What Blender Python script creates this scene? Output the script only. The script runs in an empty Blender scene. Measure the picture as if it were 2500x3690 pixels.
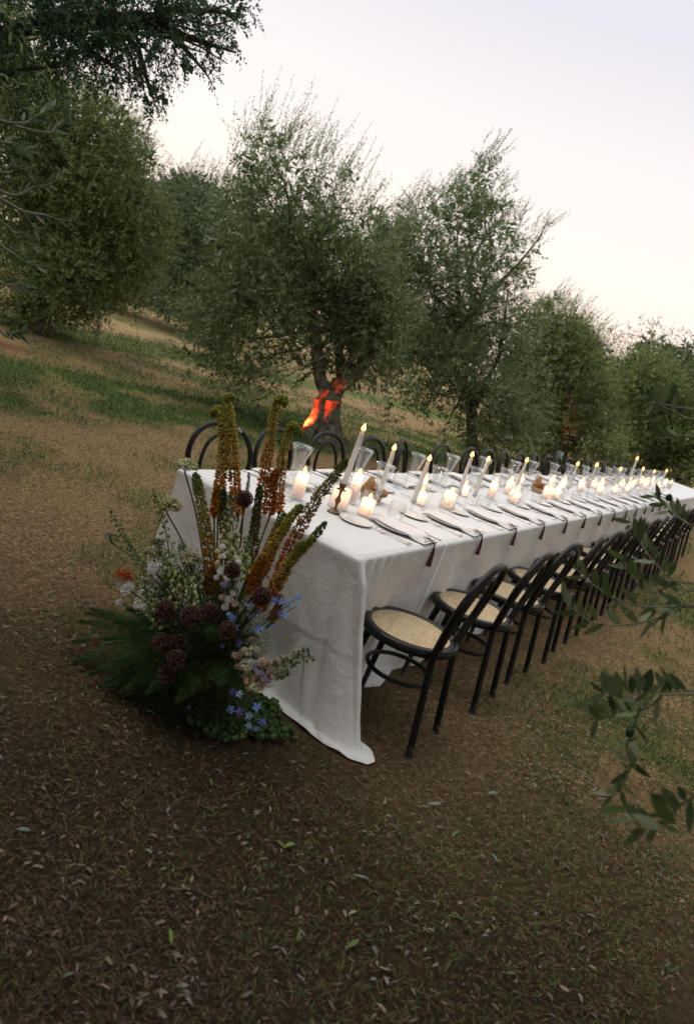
import bpy, math, random
import numpy as np
from mathutils import Vector, Matrix, noise as mnoise

random.seed(7)
RNG = np.random.default_rng(11)
SC = bpy.context.scene
COL = SC.collection
PI = math.pi

# ------------------------------------------------------------------ camera
CAM = np.array([-2.63552891, -1.27240074, 1.6])
CM = np.array([[0.50825721, 0.03706378, -0.86040739],
               [-0.80360412, 0.37965425, -0.45834819],
               [0.30966921, 0.9243857, 0.22274662]])
FPX, PPX, PPY = 2669.637, 1250.0, 1845.0
cd = bpy.data.cameras.new('camera')
cam = bpy.data.objects.new('camera', cd)
COL.objects.link(cam)
mw = Matrix.Identity(4)
for i in range(3):
    for j in range(3):
        mw[i][j] = CM[i, j]
    mw[i][3] = CAM[i]
cam.matrix_world = mw
cd.sensor_fit = 'VERTICAL'
cd.sensor_height = 36.0
cd.sensor_width = 24.4
cd.lens = FPX / 3690 * 36.0
cd.clip_start = 0.05
cd.clip_end = 2000
cd.dof.use_dof = True
cd.dof.focus_distance = 4.2
cd.dof.aperture_fstop = 2.8
SC.camera = cam

# ------------------------------------------------------------------ sky
world = bpy.data.worlds.new('World')
SC.world = world
world.use_nodes = True
wn = world.node_tree
wn.nodes.clear()
wo = wn.nodes.new('ShaderNodeOutputWorld')
tc = wn.nodes.new('ShaderNodeTexCoord')
sx = wn.nodes.new('ShaderNodeSeparateXYZ')
wn.links.new(tc.outputs['Generated'], sx.inputs[0])
rp = wn.nodes.new('ShaderNodeValToRGB')
wn.links.new(sx.outputs['Z'], rp.inputs[0])
els = rp.color_ramp.elements
els[0].position = 0.0
els[0].color = (0.92, 0.64, 0.54, 1)
els[1].position = 1.0
els[1].color = (0.70, 0.72, 0.73, 1)
for p_, c_ in ((0.07, (0.885, 0.695, 0.595, 1)), (0.16, (0.83, 0.73, 0.66, 1)), (0.28, (0.75, 0.695, 0.68, 1)), (0.40, (0.62, 0.60, 0.645, 1))):
    e_ = els.new(p_)
    e_.color = c_
bg = wn.nodes.new('ShaderNodeBackground')
bg.inputs['Strength'].default_value = 0.95
wn.links.new(rp.outputs[0], bg.inputs['Color'])
sky = wn.nodes.new('ShaderNodeTexSky')
sky.sky_type = 'NISHITA'
sky.sun_disc = False
SUN_EL, SUN_ROT = math.radians(60), math.radians(-7)
sky.sun_elevation = SUN_EL
sky.sun_rotation = SUN_ROT
bg2 = wn.nodes.new('ShaderNodeBackground')
bg2.inputs['Strength'].default_value = 0.006
wn.links.new(sky.outputs[0], bg2.inputs['Color'])
ad = wn.nodes.new('ShaderNodeAddShader')
wn.links.new(bg.outputs[0], ad.inputs[0])
wn.links.new(bg2.outputs[0], ad.inputs[1])
wn.links.new(ad.outputs[0], wo.inputs['Surface'])

# soft after-sunset glow
sl = bpy.data.lights.new('sun', 'SUN')
sl.energy = 1.1
sl.angle = math.radians(60)
sl.color = (1.0, 0.86, 0.72)
so = bpy.data.objects.new('sun', sl)
COL.objects.link(so)
sd = Vector((-0.06, 0.50, 0.86))   # towards the glow
so.rotation_euler = sd.to_track_quat('Z', 'Y').to_euler()

SC.view_settings.view_transform = 'Standard'
SC.view_settings.look = 'None'
SC.view_settings.exposure = 0.47
SC.view_settings.gamma = 1.0
SC.view_settings.use_curve_mapping = False
SC.render.engine = 'CYCLES'
SC.cycles.transparent_max_bounces = 32
SC.cycles.max_bounces = 6
SC.cycles.diffuse_bounces = 3
SC.cycles.caustics_reflective = False
SC.cycles.caustics_refractive = False
SC.cycles.sample_clamp_indirect = 4.0

# ------------------------------------------------------------------ viewing geometry helpers (a spot seen in the photo -> a point in the place)
def ray(p):
    return CM @ np.array([p[0] - PPX, -(p[1] - PPY), -FPX])
def onz(p, z):
    w = ray(p); return CAM + w * ((z - CAM[2]) / w[2])
def ony(p, y):
    w = ray(p); return CAM + w * ((y - CAM[1]) / w[1])
def onx(p, x):
    w = ray(p); return CAM + w * ((x - CAM[0]) / w[0])
def atd(p, d):
    w = ray(p); return CAM + w * (d / math.hypot(w[0], w[1]))

# ------------------------------------------------------------------ materials
def new_mat(name):
    m = bpy.data.materials.new(name)
    m.use_nodes = True
    return m, m.node_tree, m.node_tree.nodes['Principled BSDF']

def mat(name, col, rough=0.6, metal=0.0, var=0.15, scale=8.0, bump=0.0, bscale=60.0, spec=0.4, col2=None, trans=0.0, sheen=0.0, detail=4.0):
    m, nt, b = new_mat(name)
    b.inputs['Roughness'].default_value = rough
    b.inputs['Metallic'].default_value = metal
    b.inputs['Specular IOR Level'].default_value = spec
    t = nt.nodes.new('ShaderNodeTexCoord')
    n = nt.nodes.new('ShaderNodeTexNoise')
    n.inputs['Scale'].default_value = scale
    n.inputs['Detail'].default_value = detail
    nt.links.new(t.outputs['Object'], n.inputs['Vector'])
    r = nt.nodes.new('ShaderNodeValToRGB')
    c2 = col2 if col2 else tuple(c * (1 - var) for c in col)
    c1 = col if col2 else tuple(min(1, c * (1 + var)) for c in col)
    r.color_ramp.elements[0].position = 0.35
    r.color_ramp.elements[1].position = 0.65
    r.color_ramp.elements[0].color = (*c2, 1)
    r.color_ramp.elements[1].color = (*c1, 1)
    nt.links.new(n.outputs['Fac'], r.inputs[0])
    nt.links.new(r.outputs[0], b.inputs['Base Color'])
    if bump:
        n2 = nt.nodes.new('ShaderNodeTexNoise')
        n2.inputs['Scale'].default_value = bscale
        n2.inputs['Detail'].default_value = 5
        nt.links.new(t.outputs['Object'], n2.inputs['Vector'])
        bp = nt.nodes.new('ShaderNodeBump')
        bp.inputs['Strength'].default_value = bump
        bp.inputs['Distance'].default_value = 0.01
        nt.links.new(n2.outputs['Fac'], bp.inputs['Height'])
        nt.links.new(bp.outputs[0], b.inputs['Normal'])
    if trans:
        tr = nt.nodes.new('ShaderNodeBsdfTranslucent')
        nt.links.new(r.outputs[0], tr.inputs['Color'])
        mx = nt.nodes.new('ShaderNodeMixShader')
        mx.inputs[0].default_value = trans
        nt.links.new(b.outputs[0], mx.inputs[1])
        nt.links.new(tr.outputs[0], mx.inputs[2])
        nt.links.new(mx.outputs[0], nt.nodes['Material Output'].inputs['Surface'])
    return m

def leaf_mat(name, dark, light, back, rough=0.45, trans=0.2):
    """two-sided leaf: glossy green above, paler underneath, a tint per leaf"""
    m, nt, b = new_mat(name)
    b.inputs['Roughness'].default_value = rough
    b.inputs['Specular IOR Level'].default_value = 0.35
    a = nt.nodes.new('ShaderNodeAttribute')
    a.attribute_name = 'tint'
    r = nt.nodes.new('ShaderNodeValToRGB')
    r.color_ramp.elements[0].color = (*dark, 1)
    r.color_ramp.elements[1].color = (*light, 1)
    nt.links.new(a.outputs['Fac'], r.inputs[0])
    g = nt.nodes.new('ShaderNodeNewGeometry')
    mx = nt.nodes.new('ShaderNodeMix')
    mx.data_type = 'RGBA'
    nt.links.new(g.outputs['Backfacing'], mx.inputs[0])
    nt.links.new(r.outputs[0], mx.inputs[6])
    mx.inputs[7].default_value = (*back, 1)
    nt.links.new(mx.outputs[2], b.inputs['Base Color'])
    tr = nt.nodes.new('ShaderNodeBsdfTranslucent')
    nt.links.new(r.outputs[0], tr.inputs['Color'])
    ms = nt.nodes.new('ShaderNodeMixShader')
    ms.inputs[0].default_value = trans
    nt.links.new(b.outputs[0], ms.inputs[1])
    nt.links.new(tr.outputs[0], ms.inputs[2])
    nt.links.new(ms.outputs[0], nt.nodes['Material Output'].inputs['Surface'])
    return m

def attr_mat(name, rough=0.6, trans=0.15, attr='colour'):
    m, nt, b = new_mat(name)
    b.inputs['Roughness'].default_value = rough
    b.inputs['Specular IOR Level'].default_value = 0.25
    a = nt.nodes.new('ShaderNodeAttribute')
    a.attribute_name = attr
    nt.links.new(a.outputs['Color'], b.inputs['Base Color'])
    tr = nt.nodes.new('ShaderNodeBsdfTranslucent')
    nt.links.new(a.outputs['Color'], tr.inputs['Color'])
    ms = nt.nodes.new('ShaderNodeMixShader')
    ms.inputs[0].default_value = trans
    nt.links.new(b.outputs[0], ms.inputs[1])
    nt.links.new(tr.outputs[0], ms.inputs[2])
    nt.links.new(ms.outputs[0], nt.nodes['Material Output'].inputs['Surface'])
    return m

def glass_mat(name, tint=(0.985, 0.99, 0.99), edge=0.36):
    """thin clear glass: sees through flat on, mirrors and greys towards its edges"""
    m, nt, b = new_mat(name)
    nt.nodes.remove(b)
    t = nt.nodes.new('ShaderNodeBsdfTransparent')
    t.inputs[0].default_value = (*tint, 1)
    g = nt.nodes.new('ShaderNodeBsdfGlossy')
    g.inputs['Roughness'].default_value = 0.03
    g.inputs['Color'].default_value = (0.9, 0.92, 0.93, 1)
    f = nt.nodes.new('ShaderNodeLayerWeight')
    f.inputs[0].default_value = 0.35
    mu = nt.nodes.new('ShaderNodeMath')
    mu.operation = 'MULTIPLY_ADD'
    mu.inputs[1].default_value = edge
    mu.inputs[2].default_value = 0.05
    mu.use_clamp = True
    nt.links.new(f.outputs['Facing'], mu.inputs[0])
    mx = nt.nodes.new('ShaderNodeMixShader')
    nt.links.new(mu.outputs[0], mx.inputs[0])
    nt.links.new(t.outputs[0], mx.inputs[1])
    nt.links.new(g.outputs[0], mx.inputs[2])
    nt.links.new(mx.outputs[0], nt.nodes['Material Output'].inputs['Surface'])
    return m

def emit_mat(name, col, s):
    m, nt, b = new_mat(name)
    b.inputs['Base Color'].default_value = (*col, 1)
    b.inputs['Emission Color'].default_value = (*col, 1)
    b.inputs['Emission Strength'].default_value = s
    return m

M = {}
M['linen'] = mat('white_linen', (0.79, 0.81, 0.815), 0.9, 0, 0.02, 4, 0.14, 240, 0.1, trans=0.06)
_nt = M['linen'].node_tree     # soft crumples over the weave
_b = _nt.nodes['Principled BSDF']
_w = _nt.nodes.new('ShaderNodeTexNoise'); _w.inputs['Scale'].default_value = 7; _w.inputs['Detail'].default_value = 7; _w.inputs['Roughness'].default_value = .6; _w.inputs['Distortion'].default_value = 1.2
_nt.links.new(_nt.nodes['Texture Coordinate'].outputs['Object'], _w.inputs['Vector'])
_bp = _nt.nodes.new('ShaderNodeBump'); _bp.inputs['Strength'].default_value = .9; _bp.inputs['Distance'].default_value = .012
_nt.links.new(_w.outputs['Fac'], _bp.inputs['Height'])
_old = [n for n in _nt.nodes if n.type == 'BUMP' and n != _bp][0]
_nt.links.new(_old.outputs[0], _bp.inputs['Normal'])
_nt.links.new(_bp.outputs[0], _b.inputs['Normal'])
M['napkin'] = mat('napkin_linen', (0.80, 0.79, 0.78), 0.9, 0, 0.03, 20, 0.15, 200, 0.1)
M['wood'] = mat('table_wood', (0.25, 0.16, 0.09), 0.6, 0, 0.3, 12, 0.2, 40)
M['bentwood'] = mat('black_bentwood', (0.006, 0.006, 0.006), 0.36, 0, 0.4, 14, 0.05, 90, 0.28)
M['china'] = mat('white_china', (0.78, 0.78, 0.77), 0.18, 0, 0.01, 5, 0, 60, 0.5)
M['silver'] = mat('silver', (0.86, 0.83, 0.80), 0.34, .6, 0.04, 30)
M['brass'] = mat('aged_brass', (0.16, 0.105, 0.05), 0.42, 0.85, 0.45, 60, 0.3, 120)
M['wax'] = mat('ivory_wax', (0.88, 0.86, 0.83), 0.5, 0, 0.02, 20, 0.05, 50, 0.4, trans=0.55)
M['wick'] = mat('burnt_wick', (0.02, 0.015, 0.01), 0.9)
M['maroon'] = mat('maroon_thread', (0.075, 0.018, 0.022), 0.85, 0, 0.3, 120, 0.4, 300)
M['cord'] = mat('pale_cord', (0.45, 0.40, 0.34), 0.8, 0, 0.2, 60)
M['crust'] = mat('bread_crust', (0.36, 0.19, 0.075), 0.7, 0, 0.5, 30, 0.4, 60, col2=(0.26, 0.11, 0.035))
M['crumb'] = mat('bread_crumb', (0.52, 0.34, 0.17), 0.8, 0, 0.3, 60, 0.3, 90)
M['wicker'] = mat('pale_wicker', (0.45, 0.34, 0.2), 0.8, 0, 0.3, 90, 0.5, 160)
M['glass'] = glass_mat('clear_glass')
M['glass2'] = glass_mat('thick_glass', (0.94, 0.97, 0.97), 0.55)
M['flame'] = emit_mat('candle_flame', (1.0, 0.46, 0.12), 4.0)
M['flame_rim'] = emit_mat('candle_flame_rim', (1.0, 0.25, 0.04), 1.6)
M['bark'] = mat('olive_bark', (0.17, 0.15, 0.115), 0.95, 0, 0.4, 9, 0.9, 30, 0.1, col2=(0.05, 0.042, 0.032), detail=8)
M['lichen_bark'] = mat('lichened_bark', (0.24, 0.24, 0.17), 0.95, 0, 0.4, 14, 0.9, 30, 0.1, col2=(0.07, 0.06, 0.045), detail=8)
M['oakbark'] = mat('oak_bark', (0.05, 0.04, 0.03), 0.95, 0, 0.3, 10, 0.8, 30, 0.1)
M['twig'] = mat('twig', (0.16, 0.17, 0.12), 0.8, 0, 0.2, 30)
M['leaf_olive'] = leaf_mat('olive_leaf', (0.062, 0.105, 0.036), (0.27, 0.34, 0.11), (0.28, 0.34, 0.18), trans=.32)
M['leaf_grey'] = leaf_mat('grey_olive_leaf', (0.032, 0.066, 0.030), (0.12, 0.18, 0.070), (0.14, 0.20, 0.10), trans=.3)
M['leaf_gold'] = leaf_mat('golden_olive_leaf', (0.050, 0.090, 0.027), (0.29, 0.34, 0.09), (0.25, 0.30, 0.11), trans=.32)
M['leaf_oak'] = leaf_mat('oak_leaf', (0.022, 0.060, 0.028), (0.07, 0.14, 0.055), (0.08, 0.14, 0.06), trans=.35)
M['leaf_near'] = leaf_mat('near_olive_leaf', (0.036, 0.072, 0.026), (0.11, 0.17, 0.055), (0.17, 0.21, 0.12))
M['petal'] = attr_mat('petal', 0.65, 0.42)
M['stem'] = mat('flower_stem', (0.055, 0.09, 0.03), 0.6, 0, 0.3, 30)
M['paint'] = mat('black_lamp_paint', (0.01, 0.01, 0.01), 0.5)
M['pale_metal'] = mat('pale_blue_metal', (0.40, 0.50, 0.55), 0.4, 0.3)
M['tape'] = emit_mat('red_lens', (1.0, 0.12, 0.03), 6.0)

# ------------------------------------------------------------------ mesh helpers
class MB:
    def __init__(s):
        s.v = []; s.f = []; s.c = []
    def add(s, v, f, col=None):
        o = len(s.v)
        s.v.extend([tuple(p) for p in v])
        s.f.extend([tuple(i + o for i in q) for q in f])
        s.c.extend([col] * len(v))
    def box(s, c, d, rz=0.0):
        x, y, z = d[0] / 2, d[1] / 2, d[2] / 2
        cs, sn = math.cos(rz), math.sin(rz)
        v = []
        for a in (-x, x):
            for b in (-y, y):
                for e in (-z, z):
                    v.append((c[0] + a * cs - b * sn, c[1] + a * sn + b * cs, c[2] + e))
        s.add(v, [(0, 1, 3, 2), (4, 6, 7, 5), (0, 4, 5, 1), (2, 3, 7, 6), (0, 2, 6, 4), (1, 5, 7, 3)])
    def tube(s, pts, rad, n=8, closed=False, col=None, cap=True, jag=0.0):
        P = [Vector(p) for p in pts]
        m = len(P)
        if not hasattr(rad, '__len__'):
            rad = [rad] * m
        T = []
        for i in range(m):
            if closed:
                t = P[(i + 1) % m] - P[(i - 1) % m]
            else:
                t = P[min(i + 1, m - 1)] - P[max(i - 1, 0)]
            T.append(t.normalized() if t.length > 1e-9 else Vector((0, 0, 1)))
        up = Vector((0, 0, 1)) if abs(T[0].z) < 0.9 else Vector((1, 0, 0))
        N = (up - T[0] * up.dot(T[0])).normalized()
        v = []
        for i in range(m):
            N = (N - T[i] * N.dot(T[i]))
            N = N.normalized() if N.length > 1e-6 else T[i].orthogonal().normalized()
            B = T[i].cross(N)
            for k in range(n):
                a = 2 * PI * k / n
                r = rad[i]
                q = P[i] + (N * math.cos(a) + B * math.sin(a)) * r
                if jag:
                    q += (N * math.cos(a) + B * math.sin(a)) * r * jag * (mnoise.noise(q * 4.5 / max(r * 6, .3)) + 0.6 * mnoise.noise(q * 11))
                v.append(q)
        f = []
        rng = m if closed else m - 1
        for i in range(rng):
            j = (i + 1) % m
            for k in range(n):
                k2 = (k + 1) % n
                f.append((i * n + k, j * n + k, j * n + k2, i * n + k2)[::-1])
        if cap and not closed:
            f.append(tuple(range(n)))
            f.append(tuple(range((m - 1) * n, m * n))[::-1])
        s.add(v, f, col)
    def lathe(s, prof, n=24, c=(0, 0, 0), col=None, closed=False):
        v = []; f = []
        m = len(prof)
        for r, z in prof:
            for k in range(n):
                a = 2 * PI * k / n
                v.append((c[0] + r * math.cos(a), c[1] + r * math.sin(a), c[2] + z))
        for i in range(m - 1):
            for k in range(n):
                k2 = (k + 1) % n
                f.append((i * n + k, i * n + k2, (i + 1) * n + k2, (i + 1) * n + k))
        s.add(v, f, col)
    def ball(s, c, r, col=None, u=8, w=5, sc=(1, 1, 1), jit=0.0):
        v = []; f = []
        for i in range(w + 1):
            t = PI * i / w
            for k in range(u):
                a = 2 * PI * k / u
                rr = r * (1 + jit * (random.random() - .5))
                v.append((c[0] + rr * sc[0] * math.sin(t) * math.cos(a), c[1] + rr * sc[1] * math.sin(t) * math.sin(a), c[2] + rr * sc[2] * math.cos(t)))
        for i in range(w):
            for k in range(u):
                k2 = (k + 1) % u
                f.append((i * u + k, (i + 1) * u + k, (i + 1) * u + k2, i * u + k2))
        s.add(v, f, col)
    def mesh(s, name, m=None, smooth=True):
        me = bpy.data.meshes.new(name)
        me.from_pydata(s.v, [], s.f)
        if any(c is not None for c in s.c):
            at = me.attributes.new('colour', 'FLOAT_COLOR', 'POINT')
            at.data.foreach_set('color', np.array([(*(c or (0.5, 0.5, 0.5)), 1.0) for c in s.c], dtype=np.float32).ravel())
        if m:
            me.materials.append(m)
        if smooth:
            me.polygons.foreach_set('use_smooth', [True] * len(me.polygons))
        me.update()
        return me
    def build(s, name, m, parent=None, smooth=True):
        return link(name, s.mesh(name, m, smooth), parent)

def np_mesh(name, V, F, m=None, tint=None, colour=None, smooth=False):
    """fast mesh: V (n,3), F (k,3 or 4)"""
    me = bpy.data.meshes.new(name)
    V = np.asarray(V, dtype=np.float32); F = np.asarray(F, dtype=np.int32)
    k = F.shape[1]
    me.vertices.add(len(V)); me.vertices.foreach_set('co', V.ravel())
    me.loops.add(F.size); me.loops.foreach_set('vertex_index', F.ravel())
    me.polygons.add(len(F))
    me.polygons.foreach_set('loop_start', np.arange(0, F.size, k, dtype=np.int32))
    me.polygons.foreach_set('loop_total', np.full(len(F), k, dtype=np.int32))
    if smooth:
        me.polygons.foreach_set('use_smooth', np.ones(len(F), dtype=bool))
    if m:
        me.materials.append(m)
    if tint is not None:
        a = me.attributes.new('tint', 'FLOAT', 'POINT')
        a.data.foreach_set('value', np.asarray(tint, dtype=np.float32))
    if colour is not None:
        a = me.attributes.new('colour', 'FLOAT_COLOR', 'POINT')
        cc = np.ones((len(V), 4), dtype=np.float32); cc[:, :3] = colour
        a.data.foreach_set('color', cc.ravel())
    me.update(calc_edges=True)
    me.validate()
    return me

def link(name, data, parent=None):
    o = bpy.data.objects.new(name, data)
    COL.objects.link(o)
    if parent is not None:
        o.parent = parent
    return o
def tag(o, label=None, cat=None, group=None, kind=None):
    if label: o['label'] = label
    if cat: o['category'] = cat
    if group: o['group'] = group
    if kind: o['kind'] = kind
    return o
def empty(name, loc=(0, 0, 0), rz=0.0):
    o = link(name, None)
    o.empty_display_size = 0.1
    o.location = loc; o.rotation_euler = (0, 0, rz)
    return o
def copy_tree(o, parent=None):
    c = o.copy()
    COL.objects.link(c)
    c.parent = parent
    for ch in list(o.children):
        copy_tree(ch, c)
    return c
ORD = ['first', 'second', 'third', 'fourth', 'fifth', 'sixth', 'seventh', 'eighth', 'ninth', 'tenth', 'eleventh', 'twelfth', 'thirteenth',
       'fourteenth', 'fifteenth', 'sixteenth', 'seventeenth', 'eighteenth', 'nineteenth', 'twentieth', 'twenty-first', 'twenty-second', 'twenty-third', 'twenty-fourth',
       'twenty-fifth', 'twenty-sixth', 'twenty-seventh', 'twenty-eighth', 'twenty-ninth', 'thirtieth', 'thirty-first', 'thirty-second', 'thirty-third', 'thirty-fourth', 'thirty-fifth', 'thirty-sixth', 'thirty-seventh', 'thirty-eighth', 'thirty-ninth', 'fortieth']

def norm(a):
    return a / np.maximum(np.linalg.norm(a, axis=-1, keepdims=True), 1e-9)

# smooth value noise on a plane, used for the cover of the ground
_G = np.random.default_rng(5).random((64, 64))
def vnoise(x, y, s):
    x = np.asarray(x) / s + 100.3; y = np.asarray(y) / s + 57.7
    xi = np.floor(x).astype(int); yi = np.floor(y).astype(int)
    fx = x - xi; fy = y - yi
    fx = fx * fx * (3 - 2 * fx); fy = fy * fy * (3 - 2 * fy)
    g = lambda i, j: _G[i % 64, j % 64]
    return (g(xi, yi) * (1 - fx) + g(xi + 1, yi) * fx) * (1 - fy) + (g(xi, yi + 1) * (1 - fx) + g(xi + 1, yi + 1) * fx) * fy
def fbm(x, y, s):
    return 0.5 * vnoise(x, y, s) + 0.3 * vnoise(x + 9, y - 4, s / 2.1) + 0.2 * vnoise(x - 3, y + 8, s / 4.3)
def sstep(a, b, x):
    t = np.clip((x - a) / (b - a), 0, 1)
    return t * t * (3 - 2 * t)

# ================================================================== GROUND
def ground_h(x, y):
    h = 0.035 * (fbm(x, y, 1.6) - 0.5) + 0.012 * (fbm(x, y, 0.35) - 0.5)
    far = sstep(6.0, 11.0, np.abs(y) + 0 * np.asarray(x))
    x = np.asarray(x, float)
    h = h * (.12 + .88 * sstep(.5, 1.4, np.abs(np.asarray(y) - .4)) ) 
    return h * (0.5 + far) + far * 0.25 * (fbm(x, y, 7.0) - 0.5)
def green_cover(x, y):
    """share of living grass at a spot: a band across the slope behind the table, patches elsewhere"""
    x = np.asarray(x, float); y = np.asarray(y, float)
    n = fbm(x, y, 2.2); n2 = fbm(x + 40, y, 0.7)
    u = y + 0.10 * x                      # bands run along the rows
    band = sstep(4.1, 5.0, u + (n - .5) * 1.6) * (1 - sstep(6.5, 7.9, u + (n - .5) * 1.8))
    band2 = sstep(9.8, 10.6, u + (n - .5) * 2.4) * (1 - sstep(12.0, 13.2, u + (n2 - .5) * 2)) * 0.8
    band3 = sstep(15.5, 16.5, u + (n - .5) * 3) * (1 - sstep(17.5, 18.5, u)) * 0.8
    patch = sstep(0.50, 0.66, n) * 0.8 + sstep(0.55, 0.68, n2) * 0.55
    side = sstep(-.5, -1.0, y) * sstep(-.3, .8, x) * 0.30 * sstep(.35, .6, n2)
    return (1 - .75 * sstep(-.1, .8, 1.0 * (1 - np.clip((np.hypot(x + 2.6, y + 1.3) - 1.2) / 2.2, 0, 1)))) * np.clip(np.maximum.reduce([band * (.35 + 1.1 * sstep(.3, .6, n2)), band2, band3, patch * (0.55 + 0 * x)]) + side, 0, 1)

def shaded_soil(x, y):
    """bare dark leaf mould round the camera, with tree shade put into its colour"""
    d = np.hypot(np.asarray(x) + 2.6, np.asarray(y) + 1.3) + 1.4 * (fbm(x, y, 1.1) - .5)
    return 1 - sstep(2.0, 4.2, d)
def grid_axis(lo, hi, step, far, grow=1.25):
    a = list(np.arange(lo, hi + 1e-6, step))
    s = step
    while a[-1] < far:
        s *= grow; a.append(a[-1] + s)
    s = step
    while a[0] > -far:
        s *= grow; a.insert(0, a[0] - s)
    return np.array(a)
gx = grid_axis(-4, 14, 0.12, 600); gy = grid_axis(-4, 12, 0.12, 600)
X, Y = np.meshgrid(gx, gy, indexing='ij')
Z = ground_h(X, Y) * (1 - sstep(60, 100, np.hypot(X, Y)))
GV = np.stack([X, Y, Z], -1).reshape(-1, 3)
ny_ = len(gy)
ii, jj = np.meshgrid(np.arange(len(gx) - 1), np.arange(len(gy) - 1), indexing='ij')
a_ = (ii * ny_ + jj).ravel()
GF = np.stack([a_, a_ + ny_, a_ + ny_ + 1, a_ + 1], -1)
gr = green_cover(X, Y).ravel()
fieldm = np.maximum(sstep(26, 31, X), .30 * sstep(13.6, 15.0, Y + .1 * X + 1.5 * (fbm(X, Y, 2.2) - .5))).ravel()
reds = (sstep(0.5, 0.65, fbm(X + 7, Y + 3, 3.0)) * sstep(7.2, 8.2, Y) * (1 - sstep(9.8, 10.6, Y)) * (1 - sstep(7, 10, X))).ravel()
gm, nt, b = new_mat('dry_grass_soil')
b.inputs['Roughness'].default_value = 0.95
b.inputs['Specular IOR Level'].default_value = 0.1
at = nt.nodes.new('ShaderNodeAttribute'); at.attribute_name = 'colour'
sp = nt.nodes.new('ShaderNodeSeparateColor')
nt.links.new(at.outputs['Color'], sp.inputs[0])
tcn = nt.nodes.new('ShaderNodeTexCoord')
def nz(sc, det=6, rough=0.6):
    n = nt.nodes.new('ShaderNodeTexNoise'); n.inputs['Scale'].default_value = sc; n.inputs['Detail'].default_value = det; n.inputs['Roughness'].default_value = rough
    nt.links.new(tcn.outputs['Object'], n.inputs['Vector']); return n
def ramp(src, stops):
    r = nt.nodes.new('ShaderNodeValToRGB')
    e = r.color_ramp.elements
    e[0].position, e[0].color = stops[0][0], (*stops[0][1], 1)
    e[1].position, e[1].color = stops[-1][0], (*stops[-1][1], 1)
    for p, c in stops[1:-1]:
        q = e.new(p); q.color = (*c, 1)
    nt.links.new(src, r.inputs[0]); return r
def mixc(fac, a, b_):
    m = nt.nodes.new('ShaderNodeMix'); m.data_type = 'RGBA'
    nt.links.new(fac, m.inputs[0]); nt.links.new(a, m.inputs[6]); nt.links.new(b_, m.inputs[7]); return m
n1 = nz(34, 10, 0.85); n2 = nz(3.0, 6, 0.65); n3 = nz(28, 8, 0.8)
brown = ramp(n1.outputs['Fac'], [(0.32, (0.050, 0.035, 0.017)), (0.5, (0.29, 0.195, 0.100)), (0.64, (0.58, 0.41, 0.22))])
green = ramp(n3.outputs['Fac'], [(0.32, (0.020, 0.036, 0.010)), (0.5, (0.070, 0.135, 0.034)), (0.68, (0.21, 0.27, 0.08))])
field = ramp(n2.outputs['Fac'], [(0.3, (0.34, 0.25, 0.12)), (0.7, (0.62, 0.47, 0.25))])
red = ramp(n1.outputs['Fac'], [(0.3, (0.09, 0.04, 0.022)), (0.7, (0.22, 0.11, 0.06))])
# ragged edge between the living and the dry grass
mr = nt.nodes.new('ShaderNodeMath'); mr.operation = 'MULTIPLY_ADD'; mr.inputs[1].default_value = 1.6; mr.inputs[2].default_value = -0.8
nt.links.new(n3.outputs['Fac'], mr.inputs[0])
m2 = nt.nodes.new('ShaderNodeMath'); m2.operation = 'ADD'; m2.use_clamp = True
nt.links.new(mr.outputs[0], m2.inputs[0]); nt.links.new(sp.outputs[0], m2.inputs[1])
c0 = mixc(sp.outputs[2], brown.outputs[0], red.outputs[0])
c1 = mixc(m2.outputs[0], c0.outputs[2], green.outputs[0])
c2 = mixc(sp.outputs[1], c1.outputs[2], field.outputs[0])
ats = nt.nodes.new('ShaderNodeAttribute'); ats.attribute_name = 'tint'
mould = ramp(n1.outputs['Fac'], [(0.32, (0.016, 0.011, 0.006)), (0.68, (0.10, 0.07, 0.04))])  # darkest ground near the camera: leaf mould and tree shade in one colour
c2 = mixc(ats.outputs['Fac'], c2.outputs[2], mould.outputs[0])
nt.links.new(c2.outputs[2], b.inputs['Base Color'])
bp = nt.nodes.new('ShaderNodeBump'); bp.inputs['Strength'].default_value = 0.9; bp.inputs['Distance'].default_value = 0.03
nt.links.new(n1.outputs['Fac'], bp.inputs['Height']); nt.links.new(bp.outputs[0], b.inputs['Normal'])
tag(link('ground', np_mesh('ground', GV, GF, gm, tint=shaded_soil(X, Y).ravel() * .95, colour=np.stack([gr, fieldm, reds], -1), smooth=True)), kind='structure')

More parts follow.
